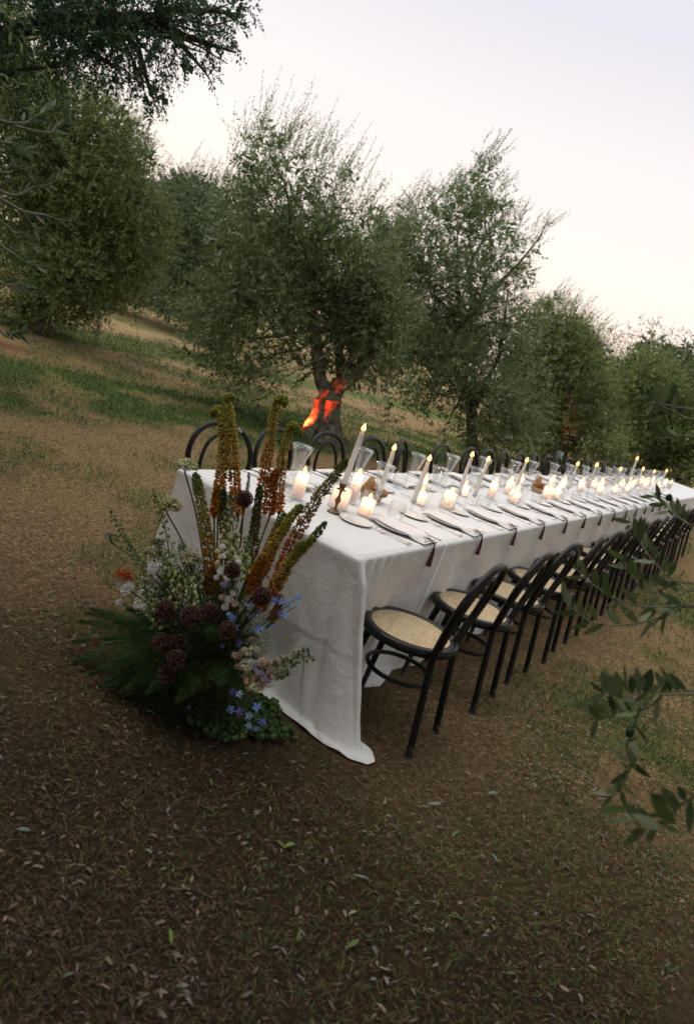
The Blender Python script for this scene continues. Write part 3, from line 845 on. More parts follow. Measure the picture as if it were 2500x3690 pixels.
def cloth():
    rr = random.Random(4)
    # stations: s<0 along the seat side towards the far end, s>0 across the near end, then the far side
    s1 = -np.concatenate([np.arange(0, .9, .009), np.arange(.9, 3.5, .02), np.arange(3.5, TL - .05, .05), [TL]])[::-1]
    s2 = np.arange(.012, TW, .012)
    s3 = TW + np.concatenate([[0, .01, .02], np.arange(.05, 4, .03), np.arange(4, TL - .05, .06), [TL]])
    S = np.concatenate([s1, s2, s3])
    hs = [(-16, (16, 0.02)), (-2.3, (2.3, .015)), (-2.06, (2.06, -.02)), (-1.95, (1.95, .03)), (-1.5, (1.5, .02)), (-1.1, (1.1, -.0)), (-.85, (.86, .03)), (-.74, (.76, .00)), (-.6, (.62, -.03)), (-.48, (.5, .02)), (-.33, (.33, .07)), (-.22, (.18, .06)),
          (-.15, (.07, -.06)), (-.115, (.07, -.17)), (-.08, (.07, -.26)), (-.05, (.045, -.325)), (-.02, (.0, -.362)), (.01, (-.045, -.35)), (.05, (-.085, -.28)), (.10, (-.095, -.17)), (.17, (-.085, -.04)),
          (.25, (-.06, .09)), (.33, (-.035, .22)), (.45, (-.03, .38)), (.8, (-.035, .80)), (1.05, (-.03, 1.09)), (1.12, (.02, 1.12)), (1.3, (.22, 1.09)), (1.07 + 16, (16, 1.09))]
    hk = np.array([h[0] for h in hs]); hx = np.array([h[1][0] for h in hs]); hy = np.array([h[1][1] for h in hs])
    HX = np.interp(S, hk, hx); HY = np.interp(S, hk, hy)
    _m = np.exp(-((S - .02) / .5) ** 2)
    HX = HX + _m * np.array([.007 * mnoise.noise(Vector((q * 22, 1, 3))) + .004 * mnoise.noise(Vector((q * 60, 1, 3))) for q in S])
    HY = HY + _m * np.array([.008 * mnoise.noise(Vector((q * 20, 5, 3))) + .004 * mnoise.noise(Vector((q * 55, 9, 3))) for q in S])
    nv = 64
    v = np.linspace(0, 1, nv)
    V = []
    pud = np.interp(S, [-2.3, -2.05, -1.9, -1.0, -.75, -.62, -.4, -.2, -.12, -.03, .1, .25, .4, .6], [.0, .05, 0, 0, .04, .10, .02, .0, .03, .09, .10, .07, .02, 0.0])
    curve = []
    for i, s in enumerate(S):
        if s <= 0:
            T = np.array([-s, 0.0]); nrm = np.array([0, -1.0])
        elif s <= TW:
            T = np.array([0.0, s]); nrm = np.array([-1.0, 0])
        else:
            T = np.array([s - TW, TW]); nrm = np.array([0, 1.0])
        if abs(s) < .03:
            k = (s + .03) / .06; nrm = np.array([-k, -(1 - k)]); nrm /= np.linalg.norm(nrm)
        if abs(s - TW) < .03:
            k = (s - TW + .03) / .06; nrm = np.array([-(1 - k), k]); nrm /= np.linalg.norm(nrm)
        H = np.array([HX[i], HY[i]])
        Kp = H - nrm * pud[i] * (1.0 if s > .2 or s < -.4 else 0.0)
        if -.4 <= s <= .2:
            dv = H - np.array([.05, .05]); dv /= np.linalg.norm(dv)
            Kp = H - dv * pud[i]
        cn = math.exp(-((s - .02) / .16) ** 2)
        for j, t in enumerate(v):
            if t < .06:               # round the table edge
                a = t / .06 * PI / 2
                R = .012
                p = T - nrm * (R - R * math.sin(a)) - nrm * (.02 * (1 - t / .06))
                z = TZ - R + R * math.cos(a)
                V.append((p[0], p[1], z)); continue
            q = (t - .06) / .94
            if q < .90:
                w = q / .90
                gexp = 1.5 - .3 * cn
                p = T + (Kp - T) * w ** gexp
                z = (TZ - .012) * (1 - w) + .012 * w
            else:
                w = (q - .90) / .10
                p = Kp + (H - Kp) * w
                z = .009 + (.014 * math.sin(w * PI) + .016 * max(0, mnoise.noise(Vector((s * 16, w * 1.6, 8))) + .25 * mnoise.noise(Vector((s * 45, w * 3, 2))))) * (pud[i] / .1) 
            # folds
            rmp = min(1, q / .10)
            f = 0.0
            if s < 0:
                e = -s
                near = math.exp(-(e / .42) ** 2)
                nn = mnoise.noise(Vector((e * 3.2, q * 0.7, 1.3)))
                f += near * (.022 * math.sin(e * 62 + 1.2 * q + 3 * nn) + .011 * math.sin(e * 31 + 1.0)) * rmp * (1 - .35 * q)
                f += .020 * nn * rmp * (.3 + .7 * q) + .008 * mnoise.noise(Vector((e * 9, q * 1.1, 4))) * rmp
                f += .007 * mnoise.noise(Vector((e * 2.5 - q * 2, q * 6, 9))) * rmp
                if 1.02 < e < 1.12: f += .010 * math.sin((e - 1.02) / .10 * PI) * rmp         # edge of the overlapping cloth
                f -= .03 * rmp * math.exp(-((e - .28) / .14) ** 2) * q
            elif s <= TW:
                f += .020 * mnoise.noise(Vector((s * 3.0 + q * 1.2, q * .8, 7))) * rmp + .006 * mnoise.noise(Vector((s * 9, q * 2.5, 2))) * rmp + .010 * mnoise.noise(Vector((s * 6.5 + q * 2.5, q * .9, 31))) * rmp * q
                # long soft flutes running into the pulled-out corner
                f += .022 * math.exp(-((s - .030 - .08 * q) / .026) ** 2) * rmp * q - .034 * math.exp(-((s - .085 - .05 * q) / .024) ** 2) * rmp * q ** .8
                f += .012 * math.exp(-((s - .30 + .10 * q) / .05) ** 2) * q
                ln = .10 + .22 * q
                f -= .045 * sstep(ln - .010, ln + .05, s) * sstep(.42, .75, q) * (1 - sstep(.55, .8, s))
                f += .012 * mnoise.noise(Vector((s * 5 - q * 1.5, q * 1.2, 17))) * rmp * (.4 + q)
                # pressed creases left by folding
                f += .0035 * math.exp(-((q - .47) / .010) ** 2) - .0025 * math.exp(-((q - .490) / .010) ** 2)
                f += .0020 * math.exp(-((s - .19 - .03 * q) / .012) ** 2) * (1 - sstep(.5, .6, q))
            else:
                f += .02 * mnoise.noise(Vector((s * 3, q, 5))) * rmp
            fz = f if q < .9 else f * (1 - (q - .9) / .1)
            p = p + nrm * fz
            gh = float(ground_h(p[0], p[1]))
            V.append((p[0], p[1], max(z + gh * (1 - z / TZ), gh + .005)))
    nS = len(S)
    F = []
    a = (np.arange(nS - 1)[:, None] * nv + np.arange(nv - 1)[None]).ravel()
    F = np.stack([a, a + nv, a + nv + 1, a + 1], -1)
    V = np.array(V)
    # top sheet
    xs = np.concatenate([np.arange(.028, 4, .04), np.arange(4, TL + .01, .12)]); ys = np.linspace(.028, TW - .028, 27)
    XX, YY = np.meshgrid(xs, ys, indexing='ij')
    ZZ = TZ + .0006 + .0010 * (fbm(XX * 3, YY * 3, 1.0) - .5) + .0012 * np.exp(-((YY - .53) / .006) ** 2)
    TV = np.stack([XX, YY, ZZ], -1).reshape(-1, 3)
    n2 = len(ys); a = (np.arange(len(xs) - 1)[:, None] * n2 + np.arange(n2 - 1)[None]).ravel()
    TF = np.stack([a, a + n2, a + n2 + 1, a + 1], -1) + len(V)
    o = link('tablecloth', np_mesh('tablecloth', np.concatenate([V, TV]), np.concatenate([F, TF]), M['linen'], smooth=True))
    tag(o, 'white linen tablecloth falling to the ground over the long table, corner spread on the earth', 'tablecloth')
cloth()

# ================================================================== CHAIRS
cm, nt, b = new_mat('woven_cane')
b.inputs['Roughness'].default_value = 0.6
tcn = nt.nodes.new('ShaderNodeTexCoord')
sxx = nt.nodes.new('ShaderNodeSeparateXYZ')
nt.links.new(tcn.outputs['Object'], sxx.inputs[0])
def mth(op, a, b_=None):
    m = nt.nodes.new('ShaderNodeMath'); m.operation = op
    for k_, q in enumerate((a, b_)):
        if q is None: continue
        if isinstance(q, (int, float)): m.inputs[k_].default_value = q
        else: nt.links.new(q, m.inputs[k_])
    return m.outputs[0]
wx = mth('SINE', mth('MULTIPLY', sxx.outputs[0], 2 * PI / .0140)); wy = mth('SINE', mth('MULTIPLY', sxx.outputs[1], 2 * PI / .0140))
hole = mth('GREATER_THAN', mth('MULTIPLY', mth('MAXIMUM', wx, 0.0), mth('MAXIMUM', wy, 0.0)), 0.26)
nn_ = nz(40, 3)
rc = ramp(nn_.outputs['Fac'], [(0.3, (0.52, 0.39, 0.21)), (0.7, (0.68, 0.54, 0.33))])
nt.links.new(rc.outputs[0], b.inputs['Base Color'])
tr_ = nt.nodes.new('ShaderNodeBsdfTransparent')
ms_ = nt.nodes.new('ShaderNodeMixShader')
nt.links.new(hole, ms_.inputs[0]); nt.links.new(b.outputs[0], ms_.inputs[1]); nt.links.new(tr_.outputs[0], ms_.inputs[2])
nt.links.new(ms_.outputs[0], nt.nodes['Material Output'].inputs['Surface'])
M['cane'] = cm

def make_chair():
    """front towards +y, back at -y; seat centre over the origin"""
    t = empty('bentwood_chair')
    R = .205
    mb = MB()
    ring = [(R * math.cos(a) * (1 + .05 * math.sin(a)), R * 1.0 * math.sin(a)) for a in np.linspace(0, 2 * PI, 41)[:-1]]
    sec = [(-.024, -.018), (.012, -.020), (.020, -.010), (.020, .010), (.010, .019), (-.020, .017)]
    V, F = [], []
    for (px, py) in ring:
        l = math.hypot(px, py)
        for (o_, h) in sec:
            V.append((px * (l + o_) / l, py * (l + o_) / l, .452 + h))
    n = len(ring); m = len(sec)
    for i in range(n):
        for k in range(m):
            F.append((i * m + k, ((i + 1) % n) * m + k, ((i + 1) % n) * m + (k + 1) % m, i * m + (k + 1) % m))
    mb.add(V, F); mb.build('seat_frame', M['bentwood'], t)
    mb = MB()
    V = [(0, 0, .460)] + [(px * .90, py * .90, .466) for px, py in ring]
    mb.add(V, [(0, 1 + i, 1 + (i + 1) % n) for i in range(n)]); mb.build('cane_seat', M['cane'], t)
    for sgn in (-1, 1):
        mb = MB()
        p0 = Vector((sgn * .135, .135, .44)); p1 = Vector((sgn * .165, .185, 0))
        mb.tube([p0, p0.lerp(p1, .5) + Vector((sgn * .006, .006, 0)), p1], [.018, .0150, .0120], 10)
        mb.build('leg', M['bentwood'], t)
    # rear legs and outer hoop: one bent piece
    def backline(w0, top, hw, y_at, n=15, base=0.0, wide=None):
        pts = []
        left = []
        for i in range(n):
            u = i / (n - 1)
            z = base + (top - hw - base) * u
            left.append(z)
        return left
    def hoop(wf, ztop, zb, r, name):
        pts = []
        zarc = ztop - wf(ztop) if False else None
        zs = np.linspace(zb, ztop - .20, 12)
        L = [(-wf(z), z) for z in zs]
        wa = wf(ztop - .20)
        arc = [(-wa * math.cos(a) ** .85 if math.cos(a) > 0 else wa * abs(math.cos(a)) ** .85, ztop - .20 + .20 * math.sin(a) ** .95) for a in np.linspace(0, PI, 17)[1:-1]]
        full = L + arc + [(-x_, z) for x_, z in L[::-1]]
        out = []
        for x_, z in full:
            if z < .45: y_ = -.175 - (.45 - z) / .45 * .06
            else: y_ = -.175 - (z - .45) * .17 - .10 * (z - .45) ** 2
            out.append((x_, y_, z))
        mbb = MB(); mbb.tube(out, r, 10); return mbb
    def w_out(z):
        return .150 + .035 * max(0, (z - .45)) / .25 if z < .7 else .185 if z > .45 else .15
    def w_outer(z):
        if z < .45: return .148 + (.45 - z) * .03
        return .150 + .072 * min(1, (z - .45) / .26)
    def w_inner(z):
        return .090 + .055 * min(1, max(0, (z - .45) / .24))
    hoop(w_outer, .890, 0.0, .0162, '').build('back_frame', M['bentwood'], t)
    hoop(w_inner, .825, .44, .0112, '').build('inner_hoop', M['bentwood'], t)
    mb = MB()
    mb.tube([(.150 * math.cos(a), .150 * math.sin(a) * 1.0 - .01, .27) for a in np.linspace(0, 2 * PI, 33)[:-1]], .011, 8, closed=True)
    mb.build('stretcher_ring', M['bentwood'], t)
    return t

xs_r = [.345, 1.07, 1.68, 2.30, 2.94, 3.58, 4.20, 4.85, 5.50, 6.12, 6.75, 7.40, 8.05, 8.70, 9.35, 10.0]
xs_l = [.68, 1.30, 1.94, 2.56, 3.22, 4.02, 4.75, 5.28, 5.85, 6.50, 7.15, 7.74, 8.3, 8.95, 9.6, 10.3, 11.0, 11.7, 12.4, 13.1, 13.8]
proto = make_chair()
rr = random.Random(3)
for i, x_ in enumerate(xs_r):
    o = proto if i == 0 else copy_tree(proto)
    o.location = (x_, -.175 + rr.uniform(-.012, .012) - (0.02 if i else 0), float(ground_h(x_, -.2)) * .5)
    o.rotation_euler = (0, 0, rr.uniform(-.08, .08) * (i > 1) + (.06 if i == 0 else .03))
    lb = 'black bentwood chair with cane seat, nearest to the spread corner of the cloth' if i == 0 else f'black bentwood chair with cane seat, {ORD[i]} from the left on the near side'
    tag(o, lb, 'chair', 'bentwood chairs along the side of the table nearer the camera')
for i, x_ in enumerate(xs_l):
    o = copy_tree(proto)
    o.location = (x_, 1.235 + rr.uniform(-.02, .02), float(ground_h(x_, 1.3)) * .5)
    o.rotation_euler = (0, 0, PI + rr.uniform(-.09, .09) + (.25 if i == 4 else -.35 if i == 0 else 0))
    lb = 'black chair back beyond the table, leftmost, behind the flowers' if i == 0 else f'black chair back beyond the table, {ORD[i]} from the left'
    tag(o, lb, 'chair', 'bentwood chairs along the grove side of the table')

# ================================================================== TABLE SETTINGS
def mk(name, parts):
    """parts: list of (name, MB, material); the first may be the only one"""
    if len(parts) == 1:
        return parts[0][1].build(name, parts[0][2])
    t = empty(name)
    for n_, b_, m_ in parts:
        b_.build(n_, m_, t)
    return t
mb = MB(); mb.lathe([(0, .004), (.085, .004), (.092, .006), (.135, .016), (.137, .0175), (.133, .0185), (.092, .010), (.085, .0085), (0, .008)], 40)
P_plate = mk('dinner_plate', [('x', mb, M['china'])])
mb = MB(); mb.lathe([(0, .003), (.06, .003), (.083, .010), (.085, .012), (.082, .0125), (.058, .006), (0, .0055)], 36)
mb2 = MB(); mb2.tube([(.0835 * math.cos(a), .0835 * math.sin(a), .0115) for a in np.linspace(0, 2 * PI, 37)[:-1]], .0018, 6, closed=True)
P_bread = mk('bread_plate', [('dish', mb, M['china']), ('silver_rim', mb2, M['silver'])])
def fork_mb():
    mb = MB()
    mb.tube([(0, -.10, .004), (0, -.06, .003), (0, .0, .005), (0, .045, .006)], [.0052, .004, .0025, .0035], 6)
    mb.box((0, .055, .006), (.022, .020, .002))
    for k in (-1, -.33, .33, 1):
        mb.tube([(k * .0095, .064, .006), (k * .0095, .085, .0045), (k * .009, .104, .006)], [.0017, .0015, .0008], 4)
    return mb
def knife_mb():
    mb = MB()
    mb.tube([(0, -.11, .004), (0, -.06, .005), (0, 0, .004)], [.0055, .006, .0045], 6)
    V = [(-.004, 0, .003), (.006, 0, .003), (.010, .05, .003), (.006, .095, .003), (-.003, .115, .003), (-.004, .06, .003)]
    V += [(a, b_, .0045) for a, b_, _ in V]
    mb.add(V, [(5, 4, 3, 2, 1, 0), (6, 7, 8, 9, 10, 11)] + [(i, (i + 1) % 6, 6 + (i + 1) % 6, 6 + i) for i in range(6)])
    return mb
P_fork = mk('fork', [('x', fork_mb(), M['silver'])])
P_knife = mk('knife', [('x', knife_mb(), M['silver'])])
def flute_mb():
    mb = MB()
    mb.lathe([(.0, .001), (.034, .001), (.035, .003), (.012, .006), (.0045, .014), (.004, .11), (.006, .125), (.017, .135), (.022, .150), (.027, .175), (.036, .215), (.048, .258), (.054, .276), (.0532, .2765), (.0465, .257), (.034, .214), (.024, .175), (.018, .155), (.0, .146)], 28)
    return mb
def rib_mb():
    mb = MB()
    mb.tube([(.0536 * math.cos(a), .0536 * math.sin(a), .276) for a in np.linspace(0, 2 * PI, 33)[:-1]], .0009, 5, closed=True)
    return mb
P_flute = mk('trumpet_glass', [('bowl_and_stem', flute_mb(), M['glass']), ('rim', rib_mb(), M['glass2'])])
def tumbler_mb():
    mb = MB()
    mb.lathe([(0, .0), (.030, .0), (.040, .012), (.049, .035), (.050, .055), (.046, .080), (.041, .098), (.0402, .098), (.045, .080), (.049, .055), (.048, .036), (.038, .016), (0, .010)], 28)
    return mb
mbr = MB(); mbr.tube([(.0407 * math.cos(a), .0407 * math.sin(a), .098) for a in np.linspace(0, 2 * PI, 33)[:-1]], .0010, 5, closed=True)
P_tumb = mk('water_glass', [('bowl', tumbler_mb(), M['glass']), ('rim', mbr, M['glass2'])])

def napkin(var=0):
    """long folded napkin over the plate, its end at the table edge; runs along -y from +.15 to -.20"""
    t = empty('napkin')
    V, F = [], []
    rs = random.Random(var)
    nx_, ny2 = 12, 30
    def hgt(x_, y_):
        r_ = math.hypot(x_, y_)
        if r_ < .137: h = .020 if r_ < .11 else .020 + .002
        else:
            h = max(.004, .022 - (r_ - .137) * .42)
        h += .0022 * mnoise.noise(Vector((x_ * 30, y_ * 14, var)))
        return h
    for lay in range(2):
        o0 = len(V)
        for j in range(ny2):
            y_ = .14 - (.335 - lay * .012) * j / (ny2 - 1)
            for i in range(nx_):
                x_ = (-.088 + .176 * i / (nx_ - 1)) * (1 - .10 * max(0, -y_ - .13) / .07) + .004 * math.sin(y_ * 20)
                edge = 1 - abs(i / (nx_ - 1) * 2 - 1) ** 6
                V.append((x_, y_, hgt(x_, y_) + .003 + lay * .0045 * edge + (.004 * edge if y_ < -.13 else 0)))
        for j in range(ny2 - 1):
            for i in range(nx_ - 1):
                a = o0 + j * nx_ + i
                F.append((a, a + nx_, a + nx_ + 1, a + 1))
    # sides hang from the plate so the fold reads thick
    mb = MB(); mb.add(V, F)
    o0 = len(V)
    for sgn, i in ((-1, 0), (1, nx_ - 1)):
        vv, ff = [], []
        for j in range(ny2):
            p = V[j * nx_ + i]
            vv += [(p[0], p[1], p[2]), (p[0] - sgn * .012, p[1], max(.001, p[2] - .012))]
        for j in range(ny2 - 1):
            ff.append((2 * j, 2 * j + 2, 2 * j + 3, 2 * j + 1))
        mb.add(vv, ff)
    mb.build('cloth', M['napkin'], t)
    # cord tied in a bow
    mb = MB()
    z0 = .022
    for sg in (-1, 1):
        mb.tube([(sg * .0, -.165, z0), (sg * .018, -.155, z0 + .008), (sg * .035, -.162, z0 + .004), (sg * .022, -.172, z0), (0, -.166, z0)], .0014, 5)
        mb.tube([(0, -.166, z0), (sg * .03, -.176, z0 - .002), (sg * .055, -.170 + sg * .01, z0 - .006)], .0012, 5)
    mb.build('cord', M['cord'], t)
    ts = MB()
    # tassel: over the edge and down
    y1 = -.212
    pts = [(0, -.168, z0 + .002), (.002, -.19, z0), (.003, y1, z0 - .012), (.003, y1 - .006, -.012)]
    ts.tube(pts, [.0035, .0035, .0035, .005], 7)
    ts.ball((.003, y1 - .006, -.016), .0075, u=8, w=5)
    ts.tube([(.003, y1 - .006, -.016), (.002, y1 - .008, -.035), (0, y1 - .010, -.088 - rs.uniform(0, .02))], [.0060, .0095, .0135], 9, jag=.25)
    ts.build('tassel', M['maroon'], t)
    return t
P_nap = [napkin(0), napkin(5), napkin(9)]
_used = set()
def put(src, x_, y_, z_, rz, label, cat, group, sc=None):
    if src.name in _used:
        o = copy_tree(src)
    else:
        o = src; _used.add(src.name)
    o.location = (x_, y_, z_); o.rotation_euler = (0, 0, rz)
    if sc: o.scale = sc
    tag(o, label, cat, group)
    return o
rr = random.Random(21)
ZT = TZ + .0012
for side in (0, 1):
    k = 0
    xx = .72 if side == 0 else .62
    while xx < (11.0 if side == 0 else 13.0):
        def W(dx, dy):      # place coordinates: dx to the guest's right, dy from the guest's edge inwards
            if side == 0: return xx + dx, .0 + dy
            return xx - dx, TW - dy
        rz = 0 if side == 0 else PI
        where = ('near-side' if side == 0 else 'far-side')
        pl = f'{ORD[k]} {where} place from the left'
        x0, y0 = W(0, .205)
        put(P_plate, x0, y0, ZT, rz, f'white dinner plate under the napkin at the {pl}', 'plate', 'dinner plates along both sides of the table')
        x0, y0 = W(rr.uniform(-.006, .006), .205 + rr.uniform(-.004, .006))
        put(P_nap[k % 3 if side == 0 else (k + 1) % 3], x0, y0, ZT, rz + rr.uniform(-.05, .05), f'folded white napkin with maroon tassel at the {pl}', 'napkin', 'napkins with maroon tassels')
        if xx < 9.5:
            x0, y0 = W(-.23 + rr.uniform(-.015, .015), .33)
            put(P_bread, x0, y0, ZT, rr.uniform(0, 6), f'small silver rimmed bread plate at the {pl}', 'plate', 'small bread plates')
        if xx < 7.0:
            for q, nm in ((-.165, 'inner'), (-.20, 'outer')):
                x0, y0 = W(q, .135 + rr.uniform(-.01, .01))
                put(P_fork, x0, y0, ZT, rz + rr.uniform(-.07, .07), f'{nm} silver fork beside the plate at the {pl}', 'fork', 'silver forks')
            x0, y0 = W(.165, .14)
            put(P_knife, x0, y0, ZT, rz + rr.uniform(-.06, .06), f'silver knife beside the plate at the {pl}', 'knife', 'silver knives')
        x0, y0 = W(.155 + rr.uniform(-.01, .02), .315 + rr.uniform(-.01, .01))
        put(P_tumb, x0, y0, ZT, rr.uniform(0, 6), f'round clear water glass at the {pl}', 'glass', 'clear water glasses')
        x0, y0 = W(.05 + rr.uniform(-.01, .02), .395 + rr.uniform(-.01, .015)) if side == 0 else W(.30 - (0 if k else .0), .40 + rr.uniform(-.01, .05))
        put(P_flute, x0, y0, ZT, rr.uniform(0, 6), f'tall flared trumpet glass at the {pl}', 'glass', 'flared trumpet glasses')
        xx += .645; k += 1

# ---- candles
def flame_mb(h=.024, r=.0075):
    mb = MB()
    mb.lathe([(0, 0), (r * .7, h * .12), (r, h * .32), (r * .75, h * .6), (r * .3, h * .85), (0, h)], 10)
    return mb
FL = flame_mb().mesh('flame', M['flame'])
FR = flame_mb(.030, .0078).mesh('flame_rim', M['flame_rim'])
WK = MB(); WK.tube([(0, 0, -.004), (.0005, 0, .008)], .0011, 5); WK = WK.mesh('wick', M['wick'])
def flame_parts(t, z, light=None, s=1.0, lz=.042):
    o = link('wick', WK, t); o.location = (0, 0, z)
    o = link('flame', FL, t); o.location = (0, 0, z + .005); o.scale = (s, s, s)
    if light:
        light *= 4.2 if lz > 0 else 1.0
        l = bpy.data.lights.new('candle_glow', 'POINT')
        l.energy = light; l.color = (1.0, .62, .40) if lz > 0 else (1.0, .50, .30); l.shadow_soft_size = .012
        lo = link('candle_glow', l, t); lo.location = (0, 0, z + lz)
def taper(zb, H, seed, drips=True):
    """wax taper of length H standing at height zb"""
    rs = random.Random(seed)
    mb = MB()
    n = 14
    mb.tube([(rs.uniform(-.0006, .0006), rs.uniform(-.0006, .0006), zb + H * i / (n - 1)) for i in range(n)], [.0155 - .0045 * i / (n - 1) for i in range(n)], 14)
    if drips:
        for _ in range(6):
            a = rs.uniform(-2.6, .6); z1 = zb + H * rs.uniform(.90, .99); l = rs.uniform(.02, .06)
            r_ = .0112
            mb.tube([(r_ * math.cos(a), r_ * math.sin(a), z1), ((r_ + .002) * math.cos(a), (r_ + .002) * math.sin(a), z1 - l * .5), ((r_ + .0025) * math.cos(a), (r_ + .0025) * math.sin(a), z1 - l)], [.002, .0025, .0038], 6)
    return mb
def brass_stick():
    mb = MB()
    mb.lathe([(0, .0), (.034, .0), (.036, .004), (.030, .009), (.020, .014), (.010, .020), (.0065, .030), (.006, .045), (.010, .055), (.0155, .068), (.010, .080), (.006, .088), (.006, .112), (.009, .118), (.024, .122), (.025, .125), (.012, .128), (.014, .135), (.018, .150), (.0185, .156), (.0165, .156), (.0160, .138), (0, .136)], 22)
    return mb
def glass_stick():
    mb = MB()
    mb.lathe([(0, .0), (.030, .0), (.031, .003), (.016, .007), (.007, .016), (.010, .026), (.007, .036), (.010, .044), (.017, .055), (.0185, .078), (.017, .078), (.0165, .058), (0, .050)], 20)
    return mb
G_TAP = 'ivory taper candles standing along the table'
tapers = [(.47, .45, 1.215, 'b'), (1.04, .53, 1.105, 'g'), (1.21, .39, 1.10, 'g'), (2.10, .48, 1.115, 'g'), (2.28, .43, 1.105, 'g'), (3.38, .50, 1.10, 'g'), (5.14, .50, 1.10, 'g'), (6.05, .50, 1.105, 'g'), (7.52, .50, 1.07, 'g'), (8.41, .50, 1.24, 'b'), (9.2, .50, 1.10, 'g'), (10.4, .5, 1.07, 'g'), (11.76, .5, 1.10, 'g')]
for i, (x_, y_, zt, kd) in enumerate(tapers):
    st = (brass_stick() if kd == 'b' else glass_stick()).build('candlestick', M['brass'] if kd == 'b' else M['glass2'])
    st.location = (x_, y_, ZT)
    h0 = .138 if kd == 'b' else .056
    tag(st, (f'turned brass candlestick under the taller taper nearest the flowers' if i == 0 else 'turned brass candlestick under the tall taper near the far right') if kd == 'b' else f'small clear glass candlestick, {ORD[i]} taper holder from the near end', 'candlestick', 'candlesticks along the table')
    t = empty('taper_candle', (x_, y_, ZT))
    t.rotation_euler = (rr.uniform(-.02, .02), rr.uniform(-.02, .02), rr.uniform(0, .8))
    H = zt - .03 - ZT - h0
    taper(h0, H, i).build('wax', M['wax'], t)
    flame_parts(t, h0 + H, .16, 1.55 + .10 * min(x_, 8))
    tag(t, 'tallest lit ivory taper, in the brass candlestick near the flowers' if i == 0 else f'lit ivory taper candle, {ORD[i]} from the near end of the table', 'candle', G_TAP)
def pillar(x_, y_, R, H, cR, cH, lb, light):
    g = MB()
    g.lathe([(0, .002), (R - .002, .002), (R, .006), (R, H), (R - .0018, H + .0005), (R - .0022, H - .002), (R - .0025, .014), (0, .012)], 30)
    go = empty('candle_jar', (x_, y_, ZT))
    g.build('glass_wall', M['glass'], go)
    g2 = MB(); g2.tube([((R - .001) * math.cos(a), (R - .001) * math.sin(a), H) for a in np.linspace(0, 2 * PI, 33)[:-1]], .0011, 5, closed=True)
    g2.build('rim', M['glass2'], go)
    g3 = MB(); g3.lathe([(0, .0), (R - .003, .0), (R, .004), (R, .009), (R - .003, .012), (0, .012)], 30); g3.build('base', M['glass2'], go)
    tag(go, f'clear glass cylinder round the {lb}', 'candle jar', 'glass cylinders holding pillar candles')
    t = empty('pillar_candle', (x_, y_, ZT + .013))
    c = MB()
    c.lathe([(0, 0), (cR, 0), (cR * 1.0, .003), (cR * .99, cH * .5), (cR * 1.0, cH - .004), (cR * .92, cH), (cR * .6, cH - .004), (0, cH - .007)], 26)
    c.build('wax', M['wax'], t)
    flame_parts(t, cH - .004, light, 1.35 + .05 * min(x_, 8), -.018)
    tag(t, f'lit white {lb}', 'candle', 'white pillar candles inside glass cylinders')
pillar(.575, .50, .052, .140, .046, .098, 'wide pillar candle beside the brass candlestick', .22)
pillar(.675, .39, .041, .130, .036, .080, 'short pillar candle in front of the bread', .22)
pillar(.80, .56, .033, .190, .028, .150, 'tall slim pillar candle left of the bread', .22)
pillar(.40, .64, .036, .170, .031, .125, 'slim pillar candle nearest the flower spikes', .22)
pillar(1.50, .48, .040, .120, .035, .070, 'short pillar candle right of the second taper', .22)
pillar(1.62, .55, .032, .185, .027, .145, 'tall slim pillar candle behind the third place', .2)
pillar(1.76, .40, .048, .130, .042, .095, 'stout pillar candle before the fourth taper', .22)
rr = random.Random(77)
xx = 2.45; i = 0
while xx < 13.2:
    kk = rr.random()
    R, H = (.034, .185) if kk < .4 else (.042, .13) if kk < .8 else (.050, .14)
    pillar(xx, .535 + rr.choice((-1, 1)) * rr.uniform(.02, .15), R, H, R - .005, H * rr.uniform(.5, .78), f'pillar candle, {ORD[i]} beyond the two paired tapers', .30 if i < 30 else (.5 if i % 3 == 0 else None))
    xx += rr.uniform(.20, .38) * (1 if xx < 7 else 1.15); i += 1

